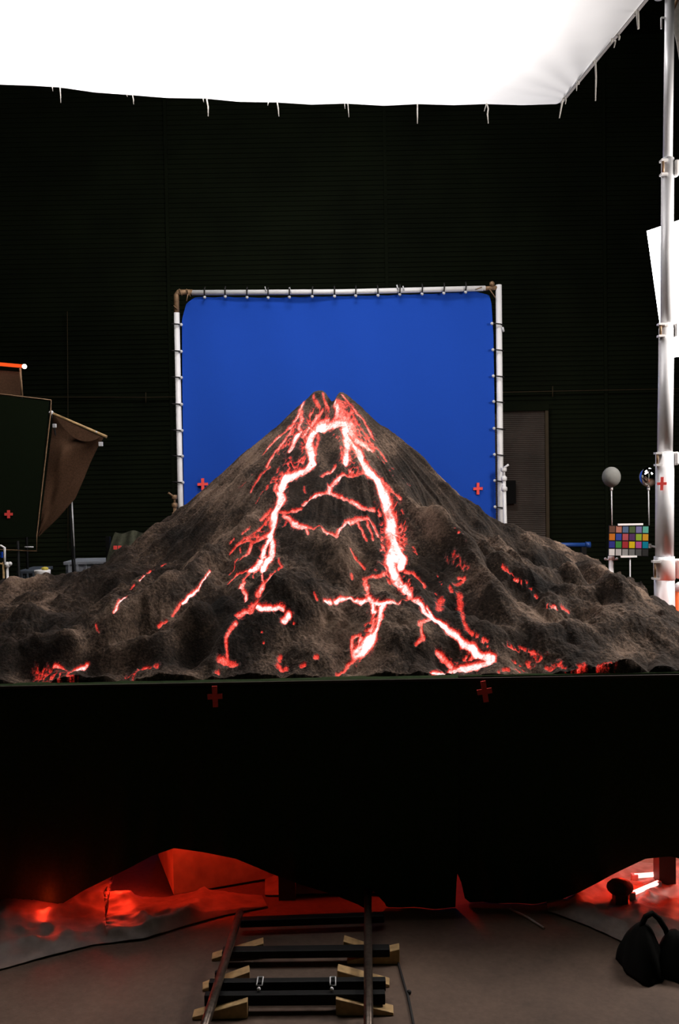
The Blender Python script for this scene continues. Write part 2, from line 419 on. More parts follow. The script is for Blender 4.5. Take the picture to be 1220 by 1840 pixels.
MB().slab(P, (0, .004, 0)).build('blue_cloth', M['blue'], bs)
def bungee(ax, ay, bx, by):      # a loop round the pipe from cloth point a past b, ball at a
    pa = W(ax, ay, BY - .005); pb = W(bx, by, BY - .01)
    mid = pa.lerp(pb, .5) + Vector((0, -.045, 0))
    t = MB().tube([pa, pa.lerp(mid, .5) + Vector((0, -.02, 0)), mid, pb.lerp(mid, .5) + Vector((0, -.02, 0)), pb], .008, 6).build('bungee_tie', M['bungee'], bs)
    MB().ball(pa + Vector((0, -.02, 0)), .018, 10, 6).build('ball', M['ball'], t)
for i, px in enumerate((368, 405, 444, 482, 520, 561, 601, 639, 679, 718, 758, 797, 836)):
    py = float(np.interp(px, [t[0] for t in tops], [t[1] for t in tops]))
    bungee(px, py + 2.5, px + random.uniform(-1, 1), py - 16)
for i, v in enumerate((584, 632, 679, 727, 774, 820, 867, 914)): bungee(cloth_l(v) - 1, v, cloth_l(v) - 20, v - 1)
for i, v in enumerate((582, 629, 676, 722, 770, 817, 864, 911)): bungee(cloth_r(v) - 2, v, cloth_r(v) + 18, v + 2)
for px, py, r in ((520, 517, .02), (713, 512, .018), (724, 514, .015), (903, 588, .024), (476, 515, .012)):
    MB().tube([W(px, py, BY - .04), W(px + 2, py + 8, BY - .045)], r * .5, 6).build('loose_cord', M['ball'], bs)
def cross(c, ux, uy, L1, L2, wd, off, name, parent, mt):
    mb = MB(); ux = Vector(ux).normalized(); uy = Vector(uy).normalized(); off = Vector(off); h = wd / 2
    o = [(-h, -L2), (h, -L2), (h, -h), (L1, -h), (L1, h), (h, h), (h, L2), (-h, L2), (-h, h), (-L1, h), (-L1, -h), (-h, -h)]
    mb.prism([Vector(c) + ux * x + uy * y for x, y in o], off); return mb.build(name, mt, parent)
cross(W(364, 870, BY + .0), (1, 0, .03), (0, 0, 1), .058, .066, .03, (0, .03, 0), 'tape_cross', bs, M['tape'])
cross(W(859, 878, BY + .0), (1, 0, .02), (.03, 0, 1), .052, .066, .03, (0, .03, 0), 'tape_cross', bs, M['tape'])

# stands that steady the screen frame
def frame_stand(px, top, pxb, mt, label, ht):
    a = W(px, top, BY - .15); b_ = W(pxb, 950, BY - .15); g = down(a, b_, 0.0)
    t = thing('frame_stand', (g.x, g.y, 0), label, 'stand')
    MB().tube([a, a.lerp(g, .045)], .015, 10).build('riser', mt, t)
    MB().tube([a.lerp(g, .04), a.lerp(g, .97)], .02, 10).build('column', mt, t)
    for f in (.01, .055, .105):
        p = a.lerp(g, f); k = MB().lathe(p - Vector((0, 0, .025)), [(.026, 0), (.034, .01), (.034, .04), (.026, .05)], 12); k.build('collar', mt, t)
    MB().tube([a + Vector((-.01, -.02, -.01)), a + Vector((ht, -.03, .03))], .012, 8).build('knob', mt, t)
    for an in (20, 140, 260):
        MB().tube([Vector((g.x, g.y, .5)), Vector((g.x + .35 * math.cos(R(an)), g.y + .35 * math.sin(R(an)), .02))], .014, 8).build('leg', mt, t)
frame_stand(905, 840, 908, M['white_metal'], 'slim white stand close beside the right pipe of the blue screen', .05)
frame_stand(313, 890, 316, M['brown_metal'], 'slim brown stand close beside the left pipe of the blue screen', -.06)

# ------------------------------------------------------------------ model table
TZ = 1.10
TX0, TX1, TY0, TY1 = -2.75, 2.1, 4.42, 7.35
tb = thing('model_table', (-.3, 5.9, 0), 'long dark timber table under the volcano model with black drapes in front', 'table')
MB().box(((TX0 + TX1) / 2, (TY0 + TY1) / 2, TZ - .02), (TX1 - TX0, TY1 - TY0, .04)).build('tabletop', M['dark_wood'], tb)
for y in (TY0 + .06, TY1 - .06):
    MB().box(((TX0 + TX1) / 2, y, TZ - .10), (TX1 - TX0 - .02, .05, .12)).build('apron', M['dark_wood'], tb)
for x in (-2.6, -.3, W(1194, 1560, 4.5).x):
    for y in (4.5, 6.0, 7.2):
        MB().box((x, y, (TZ - .04) / 2), (.085, .085, TZ - .04)).build('leg', M['dark_wood'], tb)

# ------------------------------------------------------------------ the volcano: a height field in metres
XC, YC = -.06, 6.0
RP = np.array([0, .10, .145, .24, .35, .45, .57, .79, 1.0, 1.26, 1.55, 1.82, 2.2, 2.8])
HP = np.array([1.62, 1.62, 1.585, 1.50, 1.395, 1.31, 1.195, .958, .745, .575, .42, .335, .27, .20])
xs = np.concatenate([np.linspace(TX0, -2.35, 40, endpoint=False), np.linspace(-2.35, 2.05, 1150, endpoint=False), np.linspace(2.05, TX1, 14)])
ys = np.concatenate([np.linspace(TY0, 6.15, 620, endpoint=False), np.linspace(6.15, TY1, 150)])
X, Y = np.meshgrid(xs, ys, indexing='ij')
def base_h(X, Y):
    dx = X - XC; dy = Y - YC
    wx = (fbm(X * 1.6, Y * 1.6, 3, 3) - .5) * .25; wy = (fbm(X * 1.6, Y * 1.6, 3, 9) - .5) * .25
    sy = np.where(dy < 0, 1.42, 1.25)
    rr0 = np.sqrt(dx ** 2 + (dy * sy) ** 2)
    am = smooth(.4, 1.4, rr0)
    rr = np.sqrt((dx + wx * am) ** 2 + ((dy + wy * am) * sy) ** 2)
    h = np.interp(rr, RP, HP)
    th = np.arctan2(dy * sy, dx)
    # gullies and ribs running down the cone
    ca, sa = np.cos(th), np.sin(th)
    g1 = fbm(ca * 3.2 + rr * .35 + 5, sa * 3.2 + 5, 4, 21, ridged=True) - .55
    g2 = fbm(ca * 9 + rr * .8 + 5, sa * 9 + 5, 3, 31, ridged=True) - .55
    g3 = fbm(ca * 26 + rr * 1.2, sa * 26 + rr * 1.2, 3, 37) - .5
    h = h + g1 * .17 * smooth(.25, 1.0, rr) * (1 - .4 * smooth(1.6, 2.4, rr)) + g2 * .06 * smooth(.15, .7, rr) + g3 * .012 * smooth(.02, .3, rr)
    # crumbling lumps lower down
    lum = fbm(X * 3.1 + wx * 4, Y * 4.2 + wy * 4, 5, 41) - .5
    h = h + lum * .23 * smooth(.75, 1.5, rr)
    return h, rr
H, RR = base_h(X, Y)
def sample(Z, x, y):
    i = np.clip(np.searchsorted(xs, x) - 1, 0, len(xs) - 2); j = np.clip(np.searchsorted(ys, y) - 1, 0, len(ys) - 2)
    fx = np.clip((x - xs[i]) / (xs[i + 1] - xs[i]), 0, 1); fy = np.clip((y - ys[j]) / (ys[j + 1] - ys[j]), 0, 1)
    return Z[i, j] * (1 - fx) * (1 - fy) + Z[i + 1, j] * fx * (1 - fy) + Z[i, j + 1] * (1 - fx) * fy + Z[i + 1, j + 1] * fx * fy
def hit(Z, pts):            # where sight lines meet the hill, so that measured spots get their true place on it
    D = np.array([tuple(ray(px, py)) for px, py in pts]); D = D / D[:, 1:2]
    t = np.full(len(pts), TY0 + .002); done = np.zeros(len(pts), bool); res = np.full(len(pts), TY1 - .3)
    while t.min() < TY1 and not done.all():
        x = D[:, 0] * t; z = CAM_Z + D[:, 2] * t
        hh = TZ + sample(Z, x, t)
        new = (~done) & (z <= hh) ; res[new] = t[new]; done |= new
        t = t + .006
        if t.max() > TY1: break
    x = D[:, 0] * res; return np.stack([x, res, TZ + sample(Z, x, res)], 1)

def edges(Hm):
    f = smooth(TY0 - .02, TY0 + .42, Y)
    low = .02 + .05 * fbm(X * 4, Y * 4, 4, 77)
    Hm = low * (1 - f) + Hm * f
    return Hm
H = edges(H)
# mounds, ridges and hollows seen in the picture: (px, py, radius m, height m)
feat = [(520, 1085, .20, .07), (590, 905, .13, .045), (665, 868, .11, .05), (595, 800, .07, .035), (620, 975, .16, .05), (575, 1010, .12, -.03), (700, 1120, .20, .07),
        (780, 1150, .18, .06), (640, 1050, .12, -.02), (480, 1150, .18, .05), (340, 1130, .16, .10), (345, 1180, .10, -.09), (420, 1170, .12, .06), (715, 1190, .16, .06),
        (790, 1185, .10, -.06), (880, 1120, .2, .05), (960, 1090, .2, .05), (1120, 1120, .22, .06), (1010, 1150, .2, .04), (230, 1165, .15, .05), (120, 1150, .2, .04), (60, 1110, .2, .05),
        (250, 1120, .15, -.05), (150, 1190, .12, -.05), (700, 1075, .09, -.03), (500, 1120, .08, -.03), (1040, 1110, .1, -.05), (930, 1060, .08, -.03), (1130, 1080, .1, .05), (90, 1080, .12, .05), (200, 1075, .1, -.05), (420, 1030, .08, -.03), (840, 1200, .15, -.02), (560, 1190, .14, .04), (1065, 1185, .2, .05), (1160, 1180, .18, -.03)]
fp = hit(H, [(a, b_) for a, b_, _, _ in feat])
for (a, b_, r, h), p in zip(feat, fp):
    d2 = ((X - p[0]) ** 2 + ((Y - p[1]) * 1.25) ** 2) / r ** 2
    H = H + h * np.exp(-d2 * 1.6)
ridges = [([(810, 900), (860, 945), (930, 1010), (1020, 1050)], .07, .045), ([(850, 930), (900, 965), (1000, 1015), (1090, 1050)], .08, .05), ([(720, 900), (790, 960), (860, 1020), (900, 1080)], .07, .045),
          ([(770, 900), (830, 960), (900, 1035), (960, 1075)], .05, -.05), ([(700, 780), (760, 830), (810, 890)], .05, .02),
          ([(440, 870), (350, 950), (250, 1020), (120, 1080)], .08, .05), ([(450, 950), (370, 1010), (280, 1085), (200, 1130)], .07, .05), ([(430, 930), (350, 990), (270, 1050)], .05, -.045),
          ([(20, 1175), (130, 1170), (250, 1160), (300, 1175)], .06, .05), ([(40, 1205), (140, 1195), (260, 1190)], .05, -.04),
          ([(860, 1160), (960, 1140), (1060, 1130), (1180, 1140)], .08, .05), ([(850, 1090), (950, 1120), (1060, 1100)], .06, -.04),
          ([(745, 930), (825, 970), (890, 1020), (955, 1065)], .075, .05), ([(865, 990), (950, 1015), (1050, 1055)], .05, -.05), ([(960, 1010), (1040, 1045), (1110, 1062)], .06, .04), ([(960, 1065), (1020, 1072), (1080, 1075)], .04, -.04),
          ([(280, 960), (200, 1015), (100, 1050), (0, 1065)], .07, .03), ([(290, 1000), (220, 1045), (160, 1080)], .045, -.04), ([(380, 995), (330, 1045), (270, 1085)], .06, .035), ([(400, 1060), (290, 1115), (170, 1160)], .06, -.06),
          ([(430, 1110), (400, 1160), (380, 1195)], .05, .04), ([(560, 1060), (500, 1090), (470, 1130)], .07, .04), ([(640, 1085), (700, 1095), (740, 1130)], .06, .03), ([(655, 1160), (720, 1150), (790, 1165)], .05, .03),
          ([(960, 1060), (1060, 1080), (1170, 1070)], .07, .05), ([(505, 900), (500, 960), (480, 1010)], .05, .02)]
for pts, r, h in ridges:
    q_ = hit(H, pts); best = np.full(X.shape, 9.0)
    for k in range(len(q_) - 1):
        a_, b_ = q_[k][:2], q_[k + 1][:2]; ab = b_ - a_
        t = np.clip(((X - a_[0]) * ab[0] + (Y - a_[1]) * ab[1]) / (ab @ ab), 0, 1)
        best = np.minimum(best, (X - a_[0] - ab[0] * t) ** 2 + (Y - a_[1] - ab[1] * t) ** 2)
    H = H + 1.35 * h * np.exp(-best / r ** 2)
# back right shelf and table-edge cut
H = H * (1 - .5 * smooth(1.70, 2.1, X) * smooth(6.2, 5.3, Y)) - .05 * smooth(1.6, 1.85, X) * smooth(5.3, 5.8, Y) * smooth(6.9, 6.5, Y)
shelf = np.interp(X, [1.0, 1.45, 1.6, 2.1], [.3, .57, .56, .34]) * smooth(6.8, 7.05, Y)
H = np.where(X > 1.05, np.maximum(H, shelf), H)
# crater: breached bowl open to the front, a dark plug in it
dxc, dyc = X - XC, Y - YC
rc = np.sqrt(dxc ** 2 + (dyc * 1.1) ** 2)
def dip(px_, py_, rx, ry): return np.exp(-(((X - px_) / rx) ** 2 + ((Y - py_) / ry) ** 2))
H = H - .085 * dip(XC + .025, YC - .02, .028, .12)            # notch in the rim
H = H - .17 * dip(XC - .055, YC - .15, .065, .075)              # breached bowl under the left rim
H = H - .06 * dip(XC + .03, YC - .20, .08, .06) + .012 * dip(XC - .065, YC, .05, .05)
H = H - .05 * dip(XC - .01, YC - .36, .06, .08)
for (a_, b_, rx, ry, h_) in ((558, 745, .042, .06, -.05), (592, 800, .05, .10, -.04), (575, 712, .05, .05, .02), (640, 745, .05, .09, .03), (600, 762, .05, .05, .03)):
    p_ = hit(H, [(a_, b_)])[0]; H = H + h_ * dip(p_[0], p_[1], rx, ry)
# rough rock detail
amp = .3 + .7 * smooth(.3, 1.1, RR)
rough = fbm(X * 9, Y * 9, 4, 51, .45) - .5
crag = np.abs(2 * fbm(X * 5 + 3, Y * 5, 4, 61, .42) - 1) * 2.2 - .4
H = H + rough * .04 * amp + crag * .035 * amp * smooth(.5, 1.3, RR)
gr = fbm(X * 70, Y * 70, 3, 71, .6) - .5
H = H + gr * .009 * (.4 + 1.2 * vnoise(X * 6, Y * 6, 8))
H = np.maximum(H, .012)
H[:, 0] = .012

# ------------------------------------------------------------------ lava strokes: (stream, crop, width, heat, points, broken)
CR = {'N': (480, 690, 4.692), 'M': (380, 840, 4.692), 'K': (600, 980, 4.692), 'C': (760, 920, 2.652), 'D': (0, 920, 3.05), 'A': (400, 680, 2.905), 'B': (360, 960, 2.652)}
S = [
 # summit
 (0, 'N', 26, .72, [(350, 95), (310, 150), (285, 220), (250, 290), (215, 350), (150, 400), (80, 465), (10, 530)], 0),
 (0, 'N', 24, .62, [(290, 200), (290, 290), (275, 350), (278, 410)], 0),
 (0, 'N', 18, .6, [(215, 350), (190, 410), (120, 500), (60, 590), (0, 700)], 0),
 (0, 'N', 34, .8, [(262, 420), (235, 480), (190, 565)], 0),
 (0, 'N', 12, .5, [(160, 400), (70, 480), (10, 540), (-40, 600)], 0),
 (0, 'N', 20, .5, [(385, 60), (395, 130), (430, 180), (440, 215)], 0), (0, 'N', 20, .55, [(475, 80), (480, 140), (500, 190)], 0),
 (0, 'N', 30, .38, [(500, 190), (505, 240), (490, 290)], 1),
 (0, 'N', 18, .65, [(470, 245), (400, 320), (330, 390), (310, 430)], 0), (0, 'N', 26, .62, [(510, 310), (430, 350), (370, 400), (340, 450)], 0),
 (1, 'N', 34, .75, [(555, 120), (590, 190), (590, 260), (560, 310)], 0), (1, 'N', 70, .68, [(610, 230), (640, 290), (700, 340)], 0), (1, 'N', 40, .5, [(590, 170), (650, 230), (700, 300), (740, 420)], 1),
 (1, 'N', 50, 1.1, [(500, 365), (570, 340), (640, 330), (665, 400), (680, 470)], 0),
 (0, 'N', 44, 1.0, [(500, 370), (430, 390), (375, 430), (350, 520), (370, 590), (385, 660), (350, 710), (240, 770), (160, 820), (130, 890)], 0),
 (0, 'N', 22, .6, [(440, 400), (430, 480), (400, 560), (400, 640)], 0), (0, 'N', 30, .42, [(320, 400), (320, 500), (290, 580), (290, 660), (180, 760)], 1),
 (1, 'N', 50, 1.05, [(680, 460), (670, 560), (660, 660)], 0), (1, 'N', 22, .5, [(520, 400), (560, 420), (610, 450), (630, 560), (620, 660)], 1),
 (1, 'N', 60, .6, [(680, 640), (700, 700), (740, 730)], 1),
 (1, 'N', 44, 1.0, [(700, 470), (760, 560), (800, 640), (840, 720), (910, 790), (940, 860)], 0),
 (1, 'N', 34, .7, [(690, 380), (740, 460), (800, 500), (890, 560)], 0), (1, 'N', 40, .45, [(720, 560), (790, 680), (830, 740)], 1),
 (1, 'N', 20, .55, [(640, 100), (700, 170), (750, 240), (810, 300), (860, 390), (900, 470)], 0), (1, 'N', 34, .5, [(700, 200), (740, 300), (800, 380), (860, 460), (900, 540)], 1),
 (1, 'N', 22, .5, [(660, 250), (720, 360), (760, 430)], 0), (1, 'N', 30, .4, [(740, 280), (790, 370), (850, 470)], 1),
 (1, 'N', 20, .45, [(900, 520), (960, 580), (1010, 650)], 0), (1, 'N', 10, .32, [(880, 560), (980, 660), (1060, 770)], 1), (1, 'N', 16, .35, [(1040, 690), (1130, 790), (1200, 860)], 1),
 (1, 'N', 24, .5, [(860, 740), (960, 790), (1010, 860), (1060, 900)], 1),
 (0, 'N', 70, .45, [(180, 660), (230, 720), (90, 800)], 1), (0, 'N', 18, .35, [(140, 640), (60, 780), (10, 850)], 1),
 (2, 'N', 18, .62, [(575, 680), (550, 730), (480, 765), (455, 780)], 0),
 (2, 'N', 22, .5, [(825, 745), (760, 765), (690, 780), (630, 770), (600, 790)], 0), (2, 'N', 26, .8, [(605, 795), (560, 830), (535, 880)], 0),
 (1, 'N', 110, .55, [(640, 200), (690, 300), (740, 400), (800, 470)], 1), (1, 'N', 60, .6, [(600, 170), (620, 300), (660, 380)], 0), (1, 'N', 14, .5, [(690, 180), (760, 330), (840, 440), (880, 500)], 0), (0, 'N', 70, .5, [(420, 260), (330, 400), (310, 520)], 1), (0, 'N', 60, .42, [(280, 250), (210, 420), (120, 560)], 1), (1, 'N', 70, .55, [(720, 520), (800, 640), (880, 760)], 1), (0, 'N', 60, .5, [(300, 640), (200, 720), (120, 800)], 1),
 # centre left stream
 (0, 'M', 52, 1.0, [(700, 60), (630, 100), (590, 180), (580, 220)], 0), (0, 'M', 50, 1.1, [(590, 230), (580, 310), (530, 390), (535, 480), (500, 560)], 0),
 (0, 'M', 20, .6, [(550, 130), (530, 190), (560, 230)], 0), (0, 'M', 16, .5, [(640, 110), (640, 240)], 1),
 (0, 'M', 40, 1.05, [(500, 570), (520, 640), (510, 720), (470, 800), (440, 860)], 0), (0, 'M', 40, .95, [(500, 590), (450, 680), (430, 760), (390, 850), (320, 870)], 0),
 (0, 'M', 22, .55, [(460, 590), (400, 610), (350, 630), (320, 700), (290, 740)], 0), (0, 'M', 12, .45, [(350, 620), (250, 640), (190, 700), (150, 740)], 0),
 (0, 'M', 18, .5, [(500, 360), (460, 400), (410, 445)], 0), (0, 'M', 12, .45, [(500, 420), (430, 500), (360, 560), (270, 610), (210, 670)], 0), (0, 'M', 20, .45, [(360, 570), (300, 595)], 0), (0, 'M', 12, .4, [(320, 520), (260, 570)], 0),
 (0, 'M', 12, .38, [(190, 610), (150, 640)], 1), (0, 'M', 10, .4, [(240, 690), (250, 750), (200, 790), (195, 860), (150, 910)], 0), (0, 'M', 12, .4, [(290, 740), (240, 780)], 0),
 (0, 'M', 30, .45, [(480, 430), (430, 540), (380, 600)], 1),
 (3, 'M', 16, .5, [(400, 860), (300, 870), (210, 910), (145, 975)], 0), (3, 'M', 24, .7, [(330, 870), (270, 940), (255, 1010), (290, 1080), (300, 1120)], 0),
 (3, 'M', 12, .5, [(360, 880), (350, 930)], 1), (3, 'M', 14, .6, [(420, 870), (430, 940), (440, 970)], 0), (3, 'M', 30, .72, [(500, 910), (440, 980), (395, 1070)], 0), (3, 'M', 16, .5, [(500, 910), (600, 840), (570, 800), (570, 760)], 0),
 (0, 'M', 16, .45, [(490, 0), (420, 60), (370, 130), (330, 210)], 0), (0, 'M', 8, .3, [(390, 10), (300, 110), (200, 210)], 1), (0, 'M', 10, .3, [(440, 200), (370, 300)], 1), (0, 'M', 18, .4, [(470, 160), (470, 180)], 0), (0, 'M', 26, .5, [(560, 90), (500, 130)], 1),
 (2, 'M', 18, .42, [(785, 170), (790, 210)], 0),
 (2, 'M', 30, .85, [(1060, 90), (1010, 160), (1000, 200)], 0), (2, 'M', 20, .7, [(1000, 200), (900, 230), (840, 260), (770, 325)], 0), (2, 'M', 18, .65, [(750, 355), (690, 365), (640, 380), (580, 385)], 0),
 (2, 'M', 24, .68, [(1010, 205), (1070, 245), (1150, 270), (1220, 310), (1290, 345), (1360, 350)], 0),
 (4, 'M', 34, .75, [(620, 400), (670, 440), (720, 490), (790, 500)], 0), (4, 'M', 14, .55, [(790, 495), (860, 515), (905, 490)], 0), (4, 'M', 20, .7, [(790, 500), (810, 560)], 0), (4, 'M', 18, .45, [(640, 450), (600, 500)], 0),
 (4, 'M', 20, .7, [(935, 510), (980, 560), (1050, 580)], 0), (4, 'M', 26, .75, [(1050, 575), (1080, 510), (1150, 460), (1220, 435), (1290, 420), (1330, 440), (1380, 520), (1400, 570)], 0),
 (4, 'A', 10, .5, [(700, 745), (730, 800), (750, 850)], 0), (4, 'A', 10, .5, [(745, 730), (770, 790), (785, 840)], 0), (4, 'A', 10, .5, [(775, 745), (805, 790), (812, 830)], 0),
 # right main
 (1, 'A', 34, 1.0, [(790, 500), (825, 560), (840, 620)], 0), (1, 'A', 44, 1.1, [(845, 610), (855, 680), (875, 740), (880, 800)], 0), (1, 'A', 50, 1.0, [(880, 790), (895, 860), (900, 930)], 0), (1, 'A', 12, .5, [(840, 540), (890, 590), (930, 630)], 0),
 (1, 'A', 14, .55, [(810, 690), (830, 760), (835, 840), (830, 900)], 1), (1, 'A', 22, .45, [(920, 680), (950, 760), (950, 820)], 1), (1, 'A', 10, .45, [(965, 870), (1010, 920)], 1), (1, 'A', 60, .55, [(890, 700), (910, 790), (920, 880)], 1),
 (1, 'K', 60, 1.1, [(500, 0), (490, 60), (460, 150), (510, 240), (540, 310)], 0), (1, 'K', 50, 1.0, [(530, 20), (580, 100), (560, 180)], 0), (1, 'K', 46, .95, [(540, 290), (590, 370), (640, 430)], 0), (1, 'K', 20, .55, [(410, 0), (430, 40)], 0), (1, 'K', 16, .5, [(640, 0), (680, 40), (700, 90)], 1),
 (1, 'K', 34, .6, [(600, 280), (650, 380)], 1), (1, 'K', 26, .55, [(430, 200), (470, 320)], 1),
 (5, 'K', 20, .55, [(600, 225), (680, 250), (740, 310), (790, 380), (860, 410)], 0), (5, 'K', 50, .43, [(895, 450), (880, 540)], 0), (5, 'K', 16, .42, [(930, 450), (915, 480)], 0),
 (6, 'K', 34, .8, [(640, 440), (700, 460), (740, 520), (780, 590), (840, 620)], 0), (6, 'K', 26, .8, [(790, 530), (840, 610)], 0), (6, 'K', 36, .95, [(840, 620), (940, 690), (1030, 770), (1120, 850), (1220, 920)], 0),
 (6, 'K', 22, .65, [(830, 615), (770, 635), (720, 650), (715, 680)], 0), (6, 'K', 26, .58, [(740, 670), (735, 740), (745, 800), (690, 830)], 0),
 (7, 'K', 24, .55, [(430, 235), (400, 265), (320, 265), (250, 280)], 0), (7, 'K', 34, .62, [(265, 280), (280, 360), (300, 440)], 0), (7, 'K', 22, .8, [(650, 450), (560, 470), (470, 485), (380, 490), (320, 480)], 0),
 (7, 'K', 28, .9, [(290, 450), (240, 480), (190, 450), (130, 435), (70, 450), (10, 480)], 0), (7, 'K', 34, .9, [(300, 440), (320, 500), (340, 560)], 0), (7, 'K', 70, .55, [(350, 500), (350, 620), (320, 700)], 1), (7, 'K', 34, .85, [(410, 500), (390, 600), (360, 700)], 0),
 (7, 'K', 40, .9, [(370, 660), (330, 740)], 0), (7, 'K', 70, 1.1, [(320, 770), (270, 850), (190, 910)], 0), (7, 'K', 20, .55, [(210, 755), (160, 770), (155, 850), (150, 890)], 0), (7, 'K', 40, .6, [(240, 760), (210, 850)], 1), (7, 'K', 20, .45, [(310, 660), (260, 680)], 1),
 (7, 'K', 26, .52, [(170, 960), (130, 1010), (80, 1070), (20, 1090)], 0), (7, 'K', 20, .45, [(250, 940), (190, 1010)], 1),
 (8, 'K', 16, .45, [(145, 40), (200, 120), (260, 200)], 0), (8, 'K', 24, .4, [(152, 260), (152, 270)], 0), (8, 'K', 20, .35, [(350, 200), (355, 215)], 0),
 (9, 'K', 20, .42, [(1050, 280), (1100, 270), (1090, 330), (1010, 330)], 0), (9, 'K', 36, .42, [(1090, 190), (1130, 190)], 1), (9, 'K', 26, .42, [(985, 360), (995, 380)], 0), (9, 'K', 46, .42, [(1050, 410), (1055, 500), (1080, 560)], 0), (9, 'K', 34, .45, [(1080, 560), (1090, 640), (1120, 690), (1170, 750)], 0),
 (9, 'C', 18, .42, [(255, 595), (310, 625), (330, 670)], 1), (9, 'K', 14, .35, [(880, 250), (910, 330)], 1), (9, 'K', 60, .3, [(980, 90), (1080, 160)], 1),
 (6, 'C', 26, .95, [(200, 630), (260, 670), (310, 690), (335, 700), (300, 720), (240, 745), (160, 755)], 0), (6, 'C', 22, .8, [(160, 755), (110, 765), (50, 770)], 0), (6, 'C', 20, .75, [(70, 680), (100, 715), (140, 740)], 0), (6, 'C', 20, .45, [(170, 715), (240, 690)], 1),
 (10, 'C', 18, .42, [(400, 640), (450, 660), (530, 680), (570, 710)], 1), (10, 'C', 28, .42, [(540, 700), (620, 715), (680, 750), (770, 745)], 1), (10, 'C', 22, .4, [(370, 760), (450, 755), (520, 735)], 1), (10, 'C', 20, .45, [(590, 750), (620, 748)], 0), (10, 'C', 14, .45, [(915, 742), (945, 742)], 0), (10, 'C', 12, .38, [(830, 745), (900, 738)], 1), (10, 'C', 14, .4, [(420, 715), (490, 740)], 1),
 (11, 'C', 12, .45, [(380, 265), (430, 310), (490, 350), (540, 410)], 1), (11, 'C', 14, .62, [(590, 445), (640, 460)], 1), (11, 'C', 14, .5, [(660, 460), (690, 475)], 0), (11, 'C', 10, .42, [(150, 80), (200, 130)], 1),
 # lower left
 (3, 'B', 20, .52, [(270, 320), (240, 360), (180, 390)], 0), (3, 'B', 26, .5, [(240, 360), (190, 390)], 1), (3, 'B', 16, .58, [(170, 420), (140, 460), (125, 500), (125, 560), (130, 610)], 0), (3, 'B', 22, .6, [(95, 600), (130, 620), (160, 622)], 0), (3, 'B', 16, .42, [(78, 650), (80, 660)], 0),
 (12, 'B', 16, .85, [(270, 348), (320, 347), (370, 357), (392, 370)], 0), (12, 'B', 22, .85, [(402, 410), (420, 392)], 0), (12, 'B', 10, .42, [(445, 425), (447, 430)], 0),
 (13, 'B', 18, .42, [(375, 580), (375, 600)], 0), (13, 'B', 20, .42, [(365, 630), (385, 650), (405, 640)], 0), (13, 'B', 18, .42, [(480, 625), (492, 628)], 0), (13, 'B', 14, .42, [(542, 593), (560, 592)], 0), (13, 'B', 8, .4, [(290, 470), (292, 474)], 0), (13, 'B', 8, .4, [(300, 515), (303, 518)], 0),
 (8, 'B', 10, .4, [(545, 295), (560, 320)], 0), (7, 'B', 18, .95, [(600, 318), (620, 322)], 0),
 (14, 'D', 8, .75, [(910, 285), (850, 315), (790, 345), (765, 380)], 0), (14, 'D', 8, .42, [(735, 405), (700, 440)], 0), (14, 'D', 14, .95, [(690, 460), (650, 490), (625, 550)], 0), (14, 'D', 10, .4, [(525, 615), (530, 640), (545, 665)], 0),
 (15, 'D', 8, .8, [(1150, 320), (1110, 380), (1085, 430)], 0), (15, 'D', 11, .85, [(1080, 435), (1000, 500)], 0), (15, 'D', 12, .5, [(985, 510), (945, 570)], 0), (15, 'D', 16, .42, [(910, 598), (870, 630)], 0),
 (16, 'D', 16, .72, [(480, 835), (440, 860), (385, 878)], 0), (16, 'D', 12, .55, [(370, 870), (340, 850), (300, 850)], 0), (16, 'D', 60, .38, [(380, 900), (300, 905), (220, 890)], 1), (16, 'D', 14, .45, [(370, 880), (375, 920)], 0),
 (17, 'D', 22, .48, [(850, 838), (862, 842)], 0), (17, 'D', 14, .42, [(830, 850), (760, 865), (740, 890)], 0), (17, 'D', 22, .42, [(740, 890), (690, 905)], 1), (17, 'D', 10, .4, [(730, 900), (730, 925)], 0),
]
heat = np.zeros(X.shape); grp = np.zeros(X.shape, np.int16) - 1
n_a = fbm(X * 55, Y * 75, 4, 91, .6) - .5
n_r = 1 - np.abs(2 * fbm(X * 30, Y * 42, 3, 97, .55) - 1) * 2.6
n_s = fbm(X * 60, Y * 60, 2, 103) 
vary = fbm(X * 14, Y * 18, 3, 119, .6)
wob1 = (fbm(X * 22, Y * 28, 3, 111) - .5); wob2 = (fbm(X * 22, Y * 28, 3, 113) - .5)
